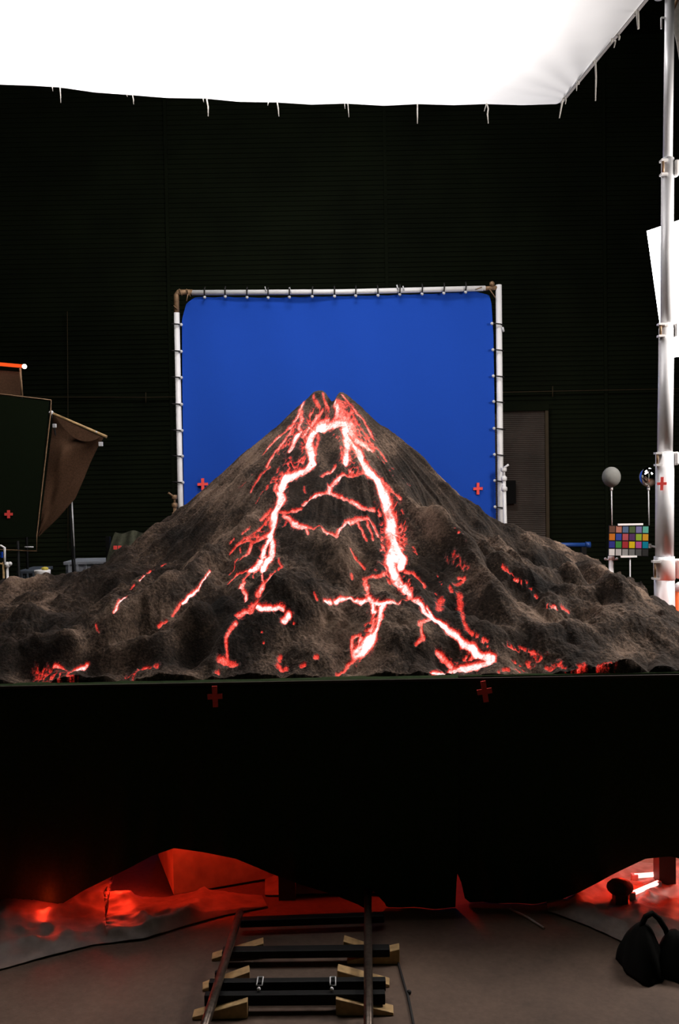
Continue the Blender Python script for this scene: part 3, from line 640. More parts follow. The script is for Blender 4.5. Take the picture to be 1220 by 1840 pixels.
for gi, cr, wd, ht, pts, brk in S:
    ox, oy, s = CR[cr]
    pp = []
    for k in range(len(pts) - 1):
        n = max(1, int(math.hypot(pts[k + 1][0] - pts[k][0], pts[k + 1][1] - pts[k][1]) / s / 7))
        for i in range(n): pp.append((pts[k][0] + (pts[k + 1][0] - pts[k][0]) * i / n, pts[k][1] + (pts[k + 1][1] - pts[k][1]) * i / n))
    pp.append(pts[-1])
    q_ = hit(H, [(ox + a / s, oy + b_ / s) for a, b_ in pp])
    for k in range(len(q_) - 1):
        a_, b_ = q_[k], q_[k + 1]
        if np.linalg.norm(b_ - a_) > .22: continue
        wid = wd / s / FPX * (a_[1] + b_[1]) / 2 * .5 * 1.15
        mg = wid * 3.2 + .02
        i0, i1 = np.searchsorted(xs, [min(a_[0], b_[0]) - mg, max(a_[0], b_[0]) + mg]); j0, j1 = np.searchsorted(ys, [min(a_[1], b_[1]) - mg, max(a_[1], b_[1]) + mg])
        sl = (slice(i0, i1), slice(j0, j1))
        if i1 <= i0 or j1 <= j0: continue
        px = X[sl] + wob1[sl] * min(wid * 2.4, .03); py = Y[sl] + wob2[sl] * min(wid * 2.4, .03); pz = TZ + H[sl]
        # distance over the slope: x as it is, depth and height together
        ab = b_ - a_
        ax_, ay_, az_ = px - a_[0], py - a_[1], (pz - a_[2]) * .6
        ab2 = ab[0] ** 2 + ab[1] ** 2 + (ab[2] * .6) ** 2 + 1e-9
        t = np.clip((ax_ * ab[0] + ay_ * ab[1] + az_ * ab[2] * .6) / ab2, 0, 1)
        d = np.sqrt((ax_ - ab[0] * t) ** 2 + (ay_ - ab[1] * t) ** 2 + (az_ - ab[2] * .6 * t) ** 2) / wid
        v = min(ht, .97) * (1 + (vary[sl] - .5) * .75) * np.maximum(np.clip(1.25 - .62 * d ** 1.5, 0, 1), .42 * np.exp(-(d / 1.7) ** 2))  # broad tail paints a dim red glow onto the rock around each stream
        if brk: v = v * np.clip((n_r[sl] - .15) * 1.7, 0, 1.1)
        else: v = v * (1 - .5 * np.clip(-n_r[sl] - .2, 0, 1) * np.clip(.25 + d, 0, 1))
        v = v + n_a[sl] * .45 * (v > .05)
        better = v > heat[sl]
        heat[sl] = np.where(better, v, heat[sl]); gg = grp[sl]; gg[better & (v > .1)] = gi
# molten channels lie a little sunk in the rock
H = H - .008 * smooth(.1, .5, heat) * (RR > .2)
H = np.maximum(H, .012)

nx, ny = len(xs), len(ys)
Z = TZ + H
V = np.stack([X, Y, Z], -1).reshape(-1, 3).astype(np.float32)
idx = np.arange(nx * ny).reshape(nx, ny)
Q = np.stack([idx[:-1, :-1], idx[1:, :-1], idx[1:, 1:], idx[:-1, 1:]], -1).reshape(-1, 4)
fh = heat.reshape(-1)[Q].max(1)
fg = grp.reshape(-1)[Q].max(1)
lava_face = (fh > .12) & (fg >= 0)

def rock_color(nt):
    N = nt.nodes; L = nt.links
    tc = N.new('ShaderNodeTexCoord')
    a = N.new('ShaderNodeTexNoise'); a.inputs['Scale'].default_value = 2.6; a.inputs['Detail'].default_value = 8; a.inputs['Roughness'].default_value = .6
    b = N.new('ShaderNodeTexNoise'); b.inputs['Scale'].default_value = 75; b.inputs['Detail'].default_value = 5; b.inputs['Roughness'].default_value = .65
    L.new(tc.outputs['Object'], a.inputs['Vector']); L.new(tc.outputs['Object'], b.inputs['Vector'])
    mx = N.new('ShaderNodeMath'); mx.operation = 'MULTIPLY_ADD'; mx.inputs[1].default_value = .45
    L.new(b.outputs['Fac'], mx.inputs[0]); L.new(a.outputs['Fac'], mx.inputs[2])
    rp = N.new('ShaderNodeValToRGB'); e = rp.color_ramp.elements
    e[0].position = .55; e[0].color = (.007, .0042, .003, 1); e[1].position = .93; e[1].color = (.27, .18, .13, 1)
    n = e.new(.72); n.color = (.045, .029, .02, 1)
    L.new(mx.outputs[0], rp.inputs['Fac'])
    bp = N.new('ShaderNodeBump'); bp.inputs['Strength'].default_value = .7; bp.inputs['Distance'].default_value = .012
    L.new(b.outputs['Fac'], bp.inputs['Height'])
    return rp.outputs['Color'], bp.outputs['Normal'], tc
m, nt, b = new_mat('volcanic_rock'); M['rock'] = m
c_, n_, _ = rock_color(nt); nt.links.new(c_, b.inputs['Base Color']); nt.links.new(n_, b.inputs['Normal'])
b.inputs['Roughness'].default_value = .85; b.inputs['Specular IOR Level'].default_value = .25
m, nt, b = new_mat('lava_with_halo'); M['lava'] = m
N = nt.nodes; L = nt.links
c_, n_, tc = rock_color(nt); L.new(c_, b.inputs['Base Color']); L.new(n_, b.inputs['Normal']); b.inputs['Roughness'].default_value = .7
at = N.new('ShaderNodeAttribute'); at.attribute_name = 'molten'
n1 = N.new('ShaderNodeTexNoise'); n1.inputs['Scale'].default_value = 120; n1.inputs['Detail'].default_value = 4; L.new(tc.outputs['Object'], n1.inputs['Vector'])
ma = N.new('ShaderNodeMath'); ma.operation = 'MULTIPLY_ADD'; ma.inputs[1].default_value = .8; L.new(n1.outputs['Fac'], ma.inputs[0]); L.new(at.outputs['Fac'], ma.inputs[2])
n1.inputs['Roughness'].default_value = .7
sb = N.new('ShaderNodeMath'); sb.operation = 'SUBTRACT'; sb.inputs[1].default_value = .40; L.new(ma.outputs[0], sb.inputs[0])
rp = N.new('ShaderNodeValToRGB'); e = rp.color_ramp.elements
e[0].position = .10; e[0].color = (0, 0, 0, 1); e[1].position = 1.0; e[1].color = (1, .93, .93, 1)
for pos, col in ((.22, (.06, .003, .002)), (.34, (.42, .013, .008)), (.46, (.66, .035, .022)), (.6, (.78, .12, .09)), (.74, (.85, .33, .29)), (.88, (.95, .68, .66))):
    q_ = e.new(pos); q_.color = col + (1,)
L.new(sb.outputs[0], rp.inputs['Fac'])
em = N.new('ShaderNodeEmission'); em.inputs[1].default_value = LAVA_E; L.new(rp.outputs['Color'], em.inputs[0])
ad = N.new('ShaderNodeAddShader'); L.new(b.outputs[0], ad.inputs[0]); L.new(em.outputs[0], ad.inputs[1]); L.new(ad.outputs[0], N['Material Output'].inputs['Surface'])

vol = thing('volcano_model', (XC, YC, TZ), 'miniature brown volcano with glowing red and white lava streams on the draped table', 'volcano model')
V0 = V - np.array([XC, YC, TZ], np.float32)
def mesh_np(name, quads, mt, parent, extra=None):
    used, inv = np.unique(quads.ravel(), return_inverse=True)
    me = bpy.data.meshes.new(name); q = inv.reshape(-1, 4).astype(np.int32)
    me.vertices.add(len(used)); me.vertices.foreach_set('co', V0[used].ravel())
    me.loops.add(q.size); me.loops.foreach_set('vertex_index', q.ravel())
    me.polygons.add(len(q)); me.polygons.foreach_set('loop_start', np.arange(0, q.size, 4, dtype=np.int32)); me.polygons.foreach_set('loop_total', np.full(len(q), 4, np.int32))
    me.update(calc_edges=True)
    me.polygons.foreach_set('use_smooth', np.ones(len(q), bool))
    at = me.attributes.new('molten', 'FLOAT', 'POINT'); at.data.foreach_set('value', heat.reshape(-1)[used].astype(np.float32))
    me.materials.append(mt); o = bpy.data.objects.new(name, me); COL.objects.link(o); o.parent = parent
    return o
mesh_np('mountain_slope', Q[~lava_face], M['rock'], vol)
names = {0: 'lava stream winding down from the summit on the left', 1: 'broad white-hot lava stream on the right', 2: 'thin lava branch across the upper face', 3: 'red lava tail at lower left',
         4: 'lava arch across the middle', 5: 'short red lava side branch', 6: 'long lava tongue running to the lower right', 7: 'lava stream at lower centre', 8: 'small red lava crack',
         9: 'broken red lava run right of centre', 10: 'scattered red embers along the right foot', 11: 'faint lava crack on the right slope', 12: 'short bright lava spur', 13: 'small red ember spots at the foot',
         14: 'pale thin lava run on the left slope', 15: 'pale straight lava run on the left slope', 16: 'ember patch at the far left foot', 17: 'red embers at the left foot'}
# every connected stretch of lava is a part of its own; the smallest sparks stay one scatter
fi = np.full((nx - 1) * (ny - 1), -1); lf_ = np.where(lava_face)[0]; fi[lf_] = np.arange(len(lf_)); lab = np.arange(len(lf_)); lg = fg[lf_]
pairs = []
for off in (1, ny - 1, ny, ny - 2):
    nb = lf_ + off; ok = nb < len(fi); a1 = np.where(ok)[0]; b1 = fi[nb[ok]]; k_ = b1 >= 0; a1, b1 = a1[k_], b1[k_]; k_ = lg[a1] == lg[b1]; pairs.append((a1[k_], b1[k_]))
pa_ = np.concatenate([p[0] for p in pairs]); pb2 = np.concatenate([p[1] for p in pairs])
while True:
    mn = np.minimum(lab[pa_], lab[pb2]); new = lab.copy(); np.minimum.at(new, pa_, mn); np.minimum.at(new, pb2, mn); new = new[new]
    if (new == lab).all(): break
    lab = new
ids, cnt = np.unique(lab, return_counts=True); order = np.argsort(-cnt); big = [ids[k] for k in order[:80] if cnt[k] > 60]
seen = set()
for l_ in big:
    sel = lf_[lab == l_]; g = int(lg[lab == l_][0])
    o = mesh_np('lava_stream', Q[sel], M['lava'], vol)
    if g not in seen: tag(o, names[g]); seen.add(g)
rest = ~np.isin(lab, big)
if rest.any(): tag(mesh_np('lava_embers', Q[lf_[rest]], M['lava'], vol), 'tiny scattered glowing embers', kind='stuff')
# closed sides and underside of the model
def rim(ids):
    pts = [Vector(V[i]) for i in ids]; return [[p, Vector((p.x, p.y, TZ + .0005))] for p in pts]
mb = MB()
mb.grid(rim(idx[::6, 0])); mb.grid(rim(idx[::6, -1])); mb.grid(rim(idx[0, ::6])); mb.grid(rim(np.append(idx[-1, ::3], idx[-1, -1])))
mb.build('side_skin', M['rock'], vol)

# ------------------------------------------------------------------ black drapes on the table front
DY = 4.36
bot = [(-120, 1640), (0, 1632), (60, 1617), (110, 1625), (150, 1600), (220, 1565), (270, 1538), (310, 1524), (360, 1531), (420, 1543), (480, 1568), (540, 1590), (600, 1608), (642, 1625), (655, 1632), (668, 1599), (690, 1622), (701, 1641), (760, 1644), (818, 1641)]
bot2 = [(862, 1642), (920, 1640), (985, 1632), (1060, 1603), (1120, 1572), (1180, 1543), (1222, 1539), (1300, 1560), (1400, 1590)]
def top_z(px):
    return W(px, 1236 - px * 24 / 1220, DY).z
def drape(bt, label, lb=None, rb=None, dy=0.0, group=None, amp=.012):
    mb = MB(); x0, x1 = bt[0][0], bt[-1][0]; n = int((x1 - x0) / 4); P = []
    for i in range(n + 1):
        s_ = i / n; px = x0 + (x1 - x0) * s_
        vb = float(np.interp(px, [b[0] for b in bt], [b[1] for b in bt])); vt = 1236 - px * 24 / 1220 - 6 * 0
        row = []
        for j in range(31):
            t = j / 30; v = vt + (vb - vt) * t
            fold = amp * (.25 + t) * (math.sin(px * .045 + .8 * math.sin(px * .011)) + .5 * math.sin(px * .10 + t * 2))
            xl = float(np.interp(v, *lb)) if lb else x0
            xr = float(np.interp(v, *rb)) if rb else x1
            p = W(xl + (xr - xl) * s_, v, DY + dy + fold * .8 - .01); row.append(p)
        row = [Vector((row[0].x, TY0 + .02, row[0].z + .004))] + [Vector((row[0].x, DY + .01, row[0].z + .006))] + row
        for p in row: p.z = max(p.z, .004)
        P.append(row)
    mb.slab(P, (0, .005, 0))
    return tag(mb.build('black_drape', M['black_cloth']), label, 'drape', group)
d1 = drape(bot, 'wide black drape over the left two thirds of the table front, hem lifted at left', rb=([1560, 1575, 1600, 1641], [824, 821, 819.5, 818]))
d2 = drape(bot2, 'black cloth drape over the right third of the table front, hem rising at right', lb=([1500, 1566, 1586, 1618, 1632, 1642], [800, 820, 829, 836, 848, 862]), dy=.035)
for o, px, py in ((d1, 386, 1252), (d2, 871, 1243)):
    c = W(px, py, DY - .03)
    mb = MB(); L1, L2, h = .036, .052, .0125
    rot = R(8) if px > 600 else R(2)
    ol = [(-h, -L2), (h, -L2), (h, -h), (L1, -h), (L1, h), (h, h), (h, L2), (-h, L2), (-h, h), (-L1, h), (-L1, -h), (-h, -h)]
    pts = [c + Vector((x * math.cos(rot) - y * math.sin(rot), 0, x * math.sin(rot) + y * math.cos(rot))) for x, y in ol]
    mb.prism(pts, (0, .012, 0)); t = mb.build('tape_cross', M['tape'], o)
# pale lip strip where the cloth is stapled
mb = MB(); a_ = W(-120, 1238, DY - .012); b_ = W(1400, 1210, DY - .012)
tag(mb.box(((a_ + b_) / 2), ((b_ - a_).length, .012, .012)).build('edge_batten', M['dark_wood'], tb), None)

# ------------------------------------------------------------------ under the table: red-lit panel, plastic sheets
pc = G(312, 1612)
rot = Matrix.Rotation(R(20), 3, 'Z')
pb = tag(MB().box(pc + rot @ Vector((.42, .26, .26)), (.84, .52, .50), rot).build('plywood_crate', M['ply'], None, .004),
         'red-lit plywood crate standing under the table below the lifted left hem', 'crate')
def sheet(name, outline_fn, label, cat, amp, seed, nu=90, nv=60):
    U, T = np.meshgrid(np.linspace(0, 1, nu), np.linspace(0, 1, nv), indexing='ij')
    P = [[None] * nv for _ in range(nu)]
    xs_ = np.zeros((nu, nv)); ys_ = np.zeros((nu, nv))
    for i in range(nu):
        a_, b_ = outline_fn(i / (nu - 1))
        for j in range(nv):
            t = j / (nv - 1); xs_[i, j] = a_.x + (b_.x - a_.x) * t; ys_[i, j] = a_.y + (b_.y - a_.y) * t
    z = amp * (fbm(xs_ * 3.5, ys_ * 5, 4, seed, .55, True)) ** 2 + amp * .5 * fbm(xs_ * 9, ys_ * 9, 3, seed + 3)
    e = np.minimum(1, np.minimum(np.minimum(T * 8, (1 - T) * 8), np.minimum(U * 5, (1 - U) * 5)))
    z = .006 + z * (.12 + .88 * e)
    for i in range(nu):
        for j in range(nv): P[i][j] = Vector((xs_[i, j], ys_[i, j], z[i, j]))
    return tag(MB().slab([r[::-1] for r in P], (0, 0, -.003)).build(name, M['sheet']), label, cat)
def ol_left(s):
    px = -160 + s * 640; v = float(np.interp(px, [-160, 0, 60, 170, 260, 330, 400, 480], [1765, 1745, 1728, 1700, 1690, 1668, 1648, 1632]))
    a_ = G(px, v); return a_, Vector((a_.x * 1.12 if s < .7 else a_.x * (1.12 - (s - .7) * .1), (4.95 + .1 * math.sin(s * 9)) if s < .55 else 4.5, 0))
sheet('plastic_sheet', ol_left, 'crumpled pale plastic sheet on the floor at left glowing red under the drape', 'plastic sheet', .07, 120)
def ol_right(s):
    px = 985 + s * 400; v = float(np.interp(px, [985, 1060, 1130, 1220, 1400], [1640, 1668, 1700, 1712, 1720]))
    a_ = G(px, v); return a_, Vector((a_.x * 1.10, 4.9 + .1 * math.sin(s * 7), 0))
sheet('plastic_sheet', ol_right, 'crumpled pinkish plastic sheet on the floor at right behind the black bag', 'plastic sheet', .05, 140)
def ol_mid(s):
    px = 470 + s * 330
    a_ = G(px, 1644 - 3 * math.sin(s * 6)); a_.y = 4.5; return a_, Vector((a_.x * 1.08, 4.95, 0))
sheet('plastic_sheet', ol_mid, 'small crumpled plastic sheet glimpsed red under the middle hem of the drape', 'plastic sheet', .11, 160, 60, 30)
# glowing tubes that stand in for bright reflections at the right end
M['streak_glow'] = emitter('red_streak_glow', (1.0, .30, .26), 4.5)
for i, (a_, b_) in enumerate((((1135, 1606), (1182, 1586)), ((1140, 1574), (1180, 1571)))):
    p0 = G(*a_, .06); p1 = G(*b_, .06)
    t = thing('reflection_streak', ((p0.x + p1.x) / 2, (p0.y + p1.y) / 2, 0), ('glowing pink streak for a reflection on the floor under the table, nearer of the two', 'glowing pink streak for a reflection on the floor under the table, farther of the two')[i], 'lamp')
    MB().tube([p0, p1], .012, 10).build('streak_tube', M['streak_glow'], t)
    for p in (p0, p1): MB().box((p.x, p.y, .035), (.03, .03, .07)).build('streak_end', M['tote'], t)
p = G(1114, 1594, .1); tag(MB().ball((p.x, p.y, .10), .055, 14, 8, (1.2, 1, .75)).box((p.x, p.y, .035), (.06, .06, .07)).build('small_weight', M['dark_wood']), 'small dark rounded weight under the table at right', 'weight')

# ------------------------------------------------------------------ camera track
track = thing('dolly_track', (-.2, 3.7, 0), 'short black dolly track of two round rails on the concrete floor', 'camera track')
RZ = .105
rl = [G(366, 1850, RZ), G(431, 1640, RZ)]; rr_ = [G(662, 1850, RZ), G(661, 1596, RZ)]
rl = [rl[1].lerp(rl[0], 1.6), rl[1]]; rr_ = [rr_[1].lerp(rr_[0], 1.6), rr_[1]]
for a_, b_ in (rl, rr_):
    MB().tube([a_, b_], .018, 16).build('rail', M['iron'], track)
def bar(p, q, wd, ht, z, name, mt, parent):
    d = Vector(q) - Vector(p); c = (Vector(p) + Vector(q)) / 2; c.z = z
    return MB().box(c, (d.length, wd, ht), Matrix.Rotation(math.atan2(d.y, d.x), 3, 'Z')).build(name, mt, parent, .004)
s1 = bar(G(376, 1772, .06), G(693, 1769, .06), .035, .045, .062, 'sleeper', M['black'], track)
s2 = bar(G(368, 1791, .06), G(692, 1788, .06), .035, .045, .052, 'sleeper', M['black'], track)
for px in (467, 598):
    c = G(px, 1763, .09)
    mb = MB(); h = .011; L_ = .03
    mb.tube([c + Vector((-h, L_, .0)), c + Vector((h, L_, .0)), c + Vector((h, -L_, 0)), c + Vector((-h, -L_, 0)), c + Vector((-h, L_, 0))], .003, 6)
    c2 = G(px - 2, 1777, .085); mb.ball(c2, .008, 8, 6); mb.build('latch', M['ball'], s1)
bar(G(400, 1712, .05), G(700, 1708, .05), .05, .035, .05, 'sleeper', M['black'], track)
bar(G(432, 1657, .05), G(690, 1648, .05), .045, .035, .05, 'sleeper', M['black'], track)
for px, py in ((392, 1752), (661, 1750), (383, 1790), (664, 1796)):
    p = G(px, py, .08); MB().lathe((p.x, p.y, .045), [(.014, 0), (.014, .05)], 10).build('saddle', M['black'], track)
led = G(668, 1795, .105); MB().ball(led, .004, 8, 6).build('indicator_light', M['led_light'], track)
labs = ['pine wedge under the left rail in front of the near sleeper', 'pine wedge under the left rail behind the near sleeper', 'pine wedge under the right rail in front of the near sleeper',
        'pine wedge under the right rail behind the near sleeper', 'pine wedge under the left rail at the far dark sleeper', 'pine wedge under the right rail at the far sleeper with thick end left', 'pine wedge under the right rail at the far sleeper with thick end right']
wedges = [((347, 1826), (446, 1823), .03), ((364, 1776), (449, 1768), .03), ((707, 1818), (604, 1818), .03), ((700, 1768), (607, 1766), .03), ((381, 1722), (474, 1716), .03), ((690, 1714), (618, 1712), .03), ((624, 1726), (718, 1727), .03)]
for (tip, th, hw), lb in zip(wedges, labs):
    a_ = G(*tip); b_ = G(*th); d = (b_ - a_).normalized(); n = Vector((-d.y, d.x, 0)) * .028
    hgt = .068; tz = .012
    mb = MB(); mb.prism([a_ - n, a_ - n + Vector((0, 0, tz)), b_ - n + Vector((0, 0, hgt)), b_ - n], n * 2)
    tag(mb.build('wooden_wedge', M['wood'], None, .003), lb, 'wedge', 'wooden wedges under the track')
pts = [G(713, 1700, .006), G(716, 1732, .006), G(727, 1772, .006), G(733, 1790, .006), G(745, 1850, .006), G(760, 1950, .006)]
tag(MB().tube(pts, .0055, 8).ball(G(735, 1783, .008), .01, 8, 6).build('floor_cable', M['bungee']), 'thin black cable lying on the floor right of the track', 'cable')
for (a_, b_, rr2, nm, lb) in (((916, 1633), (978, 1668), .006, 'floor_cable', 'dark cable end lying on the floor under the right drape'), ):
    tag(MB().tube([G(*a_, .007), G(947, 1648, .007), G(*b_, .007)], rr2, 8).build(nm, M['hem']), lb, 'cable')

# black sandbag
bg = thing('sandbag', G(1180, 1745), 'black slumped sandbag with raised loop handles on the floor at lower right', 'bag')
def lump(c, rx, ry, hz, seed, lean=0):
    mb = MB(); seg, rings = 28, 16; vs = []
    for i in range(rings + 1):
        t = i / rings; z = hz * t; pr = max(.02, (1 - t ** 2.0) ** .5 * (1 - .35 * t)) if t < 1 else .02
        for k in range(seg):
            a = 2 * math.pi * k / seg; w_ = 1 + .09 * math.sin(3 * a + seed) + .06 * math.sin(7 * a + seed * 2 + t * 5)
            vs.append(Vector((c.x + rx * pr * w_ * math.cos(a) + lean * t, c.y + ry * pr * w_ * math.sin(a), z + .003)))
    mb.add(vs, [(i * seg + k, i * seg + (k + 1) % seg, (i + 1) * seg + (k + 1) % seg, (i + 1) * seg + k) for i in range(rings) for k in range(seg)], True)
    mb.f += [list(range(seg))[::-1], [rings * seg + k for k in range(seg)]]; mb.sm += [False, False]
    return mb
c1 = G(1153, 1738); c2 = G(1218, 1742)
lump(c1, .095, .14, .19, 1, .01).build('pouch', M['bag'], bg)
lump(c2, .10, .13, .17, 4, -.01).build('pouch', M['bag'], bg)
hp = [W(px, py, c1.y) for px, py in ((1152, 1690), (1153, 1662), (1160, 1647), (1172, 1641), (1184, 1651), (1196, 1670), (1203, 1690))]
MB().tube(hp, .012, 8).build('handle', M['bag'], bg)

# ------------------------------------------------------------------ tall crank stand at right
PYS = 6.2
def pw(px, py): return W(px, py, PYS)
st = thing('crank_stand', (pw(1196, 1080).x, PYS, 0), 'tall pale steel crank stand with telescoping tubes rising beside the volcano table', 'stand')
cx = [(1203, 0), (1199.5, 300), (1197.5, 595), (1194.5, 820), (1193.5, 1085)]
def cxat(v): return float(np.interp(v, [-60] + [c[1] for c in cx] + [1500], [1204] + [c[0] for c in cx] + [1191]))
def sec(v0, v1, wpx, name='tube_section'):
    a_, b_ = pw(cxat(v0), v0), pw(cxat(v1), v1)
    return MB().tube([b_, a_], wpx / FPX * PYS / 2, 24).build(name, M['steel'], st)
sec(-60, 300, 16.5); sec(285, 600, 22); sec(590, 830, 26.5); sec(815, 1030, 32); 
a_ = pw(1193.5, 1000); MB().tube([Vector((a_.x, PYS, .25)), a_], 36 / FPX * PYS / 2, 24).build('tube_section', M['steel'], st)
def collar(v, h, wpx, block):
    c = pw(cxat(v + h / 2), v + h / 2); r = wpx / FPX * PYS / 2; hh = h / FPX * PYS
    o = MB().lathe(c - Vector((0, 0, hh / 2)), [(r * .98, 0), (r * 1.05, .006), (r * 1.05, hh - .006), (r * .98, hh)], 24).build('collar', M['white_metal'], st)
    lx = c.x - r * 1.02
    for s in (-1, 1):
        MB().box((lx - .004, PYS - .04, c.z + s * hh * .40), (.045, .05, .014)).build('clamp_lug', M['white_metal'], o)
    MB().tube([(lx - .012, PYS - .05, c.z - hh * .4), (lx - .012, PYS - .05, c.z + hh * .4)], .009, 8).build('clamp_bolt', M['brown_metal'], o)
    if block:
        MB().box((c.x + r + block / 2, PYS - .01, c.z + hh * .03), (block, .07, hh * .92)).build('latch_block', M['white_metal'], o, .012)
collar(290, 30, 19, .035); collar(582, 26, 24, .02); collar(812, 26, 29, .03); collar(1004, 38, 36, .13)
p = pw(1168, 981); p2 = pw(1180, 983)
k = MB().tube([p2, p], .007, 8); k.box(p, (.014, .014, .03)); k.build('tee_knob', M['white_metal'], st)
for an in (-30, 90, 210):
    b0 = Vector((pw(1193, 1080).x, PYS, .32)); MB().tube([b0, b0 + Vector((.45 * math.cos(R(an)), .45 * math.sin(R(an)), -.29))], .02, 8).build('leg', M['steel'], st)
r36 = 32 / FPX * PYS / 2
cross(W(1189.5, 869, PYS - r36 - .004), (1, -.12, 0), (.05, 0, 1), .031, .046, .019, (0, .006, 0), 'tape_cross', st, M['tape'])
a_ = pw(1188, 32); MB().tube([a_, a_ + Vector((.05, 0, 0))], .007, 8).tube([a_, a_ - Vector((0, 0, .075))], .006, 8).build('hook', M['white_metal'], st)
p = W(1184, -4, 6.2); MB().ball(p, .03, 14, 8, (1.2, 1, .6)).build('head_knob', M['ball'], st)
# orange post beside it
p = W(1226, 1075, 6.5)
op = thing('barrier_post', (p.x, 6.5, 0), 'bright orange upright post with white cap at the right edge beside the steel stand', 'post')
zz = W(1226, 1062, 6.5).z; zt = W(1226, 1046, 6.5).z
MB().lathe((p.x, 6.5, 0), [(.16, 0), (.16, .04), (.055, .05), (.055, zz)], 20).build('post', M['orange'], op)
MB().lathe((p.x, 6.5, zz), [(.056, 0), (.056, (zt - zz) * .7), (.03, zt - zz)], 20).build('cap', M['white_metal'], op)

# ------------------------------------------------------------------ reference spheres and colour chart
RY = 7.9
chart = thing('colour_chart', (W(1130, 970, RY).x, RY, 0), 'colour checker chart of 24 squares on a thin stand behind the right table corner', 'colour chart')
c00, c10, c01 = W(1094, 944, RY), W(1166, 945, RY), W(1093, 999, RY)
ux = (c10 - c00); uz = (c01 - c00)
MB().prism([c00 - ux * .0 - uz * .0, c10, c10 + uz, c01][::-1], (0, .012, 0)).build('board', M['black'], chart)
def lin(c):
    return tuple(((v / 255) / 12.92 if v / 255 <= .04045 else ((v / 255 + .055) / 1.055) ** 2.4) for v in c)
cols = [(115, 82, 68), (194, 130, 110), (98, 122, 157), (87, 108, 67), (133, 128, 177), (103, 189, 170), (214, 126, 44), (60, 80, 166), (193, 90, 99), (94, 60, 108), (157, 188, 64), (224, 163, 46),
        (56, 61, 150), (70, 148, 73), (175, 54, 60), (231, 199, 31), (187, 86, 149), (8, 133, 161), (243, 243, 242), (200, 200, 200), (160, 160, 160), (122, 122, 121), (85, 85, 85), (52, 52, 52)]
cnames = ['brown', 'orange pink', 'slate blue', 'olive', 'violet', 'teal', 'orange', 'blue', 'red pink', 'plum', 'lime', 'amber', 'deep blue', 'green', 'red', 'yellow', 'magenta', 'cyan', 'white', 'light grey', 'grey', 'mid grey', 'dark grey', 'near black']
for i, c in enumerate(cols):
    r, k = divmod(i, 6)
    o = c00 + ux * ((k + .07) / 6) + uz * ((r + .08) / 4) + Vector((0, -.004, 0)); a_ = ux * (.84 / 6); b_ = uz * (.84 / 4)
    mt = mat('chart_' + cnames[i].replace(' ', '_'), tuple(v * .6 for v in lin(c)), .8, var=.02, spec=.1)
    tag(MB().prism([o, o + b_, o + a_ + b_, o + a_], (0, .004, 0)).build('colour_patch', mt, chart), cnames[i] + ' square')
for (pa, pb_) in (((1110, 942.5), (1155, 942)), ((1115, 1000), (1144, 1000))):
    a_, b_ = W(*pa, RY - .005), W(*pb_, RY - .005); MB().box((a_ + b_) / 2, ((b_ - a_).length, .02, .016)).build('clip_bar', M['white_metal'], chart)
MB().tube([W(1132, 1000, RY + .01), Vector((W(1132, 1000, RY).x, RY + .01, 0.02))], .006, 8).build('stand_rod', M['ball'], chart)
MB().lathe(Vector((W(1132, 1000, RY).x, RY + .01, 0)), [(.15, 0), (.15, .015), (.02, .03)], 20).build('base', M['black'], chart)
for px, mt, nm, lb, pr in ((1098.5, 'grey_ball', 'grey_sphere', 'matt grey sphere on a thin rod above the left side of the colour chart', 1.0), (1165, 'chrome', 'chrome_sphere', 'shiny chrome sphere on a thin rod close beside the tall steel stand', 1.0)):
    c = W(px, 857, RY); t = thing(nm, (c.x, RY, W(px, 943, RY).z), lb, 'reference sphere')
    MB().ball(c, .083, 40, 24, (.97, 1, 1.08)).build('ball', M[mt], t)
    MB().lathe(c - Vector((0, 0, .118)), [(.012, 0), (.013, .03)], 12).build('socket', M['white_metal'], t)
    MB().tube([c - Vector((0, 0, .10)), W(px + 1, 944, RY)], .0055, 8).build('rod', M['ball'], t)
p = W(1098, 1006, RY + .12)
hs = thing('light_stand_head', (p.x, RY + .12, 0), 'small white stand head with side knobs just left under the colour chart', 'stand')
MB().tube([p, Vector((p.x, p.y, 0.02))], [.022, .018], 10).build('column', M['white_metal'], hs)
MB().ball(p + Vector((0, 0, .02)), .03, 12, 8).build('head', M['white_metal'], hs)
for s in (-1, 1): MB().tube([p + Vector((0, 0, .0)), p + Vector((s * .05, 0, .005))], .008, 6).ball(p + Vector((s * .052, 0, .01)), .013, 8, 6).build('knob', M['ball'], hs)
a_, b_ = W(960, 979, 9.0), W(1057, 979, 9.0)
bpz = thing('blue_pipe', ((a_.x + b_.x) / 2, 9.0, 0), 'level blue pipe lying across trestles behind the right flank of the volcano', 'pipe')
MB().tube([a_, b_], .022, 12).build('pipe', M['blue_pipe'], bpz); MB().tube([b_ + Vector((-.03, 0, 0)), b_ + Vector((.02, 0, 0))], .032, 12).build('end_fitting', M['blue_pipe'], bpz)
for p in (a_, b_): MB().box((p.x - .05, 9.0, p.z / 2), (.05, .05, p.z - .04)).build('support_post', M['black'], bpz)

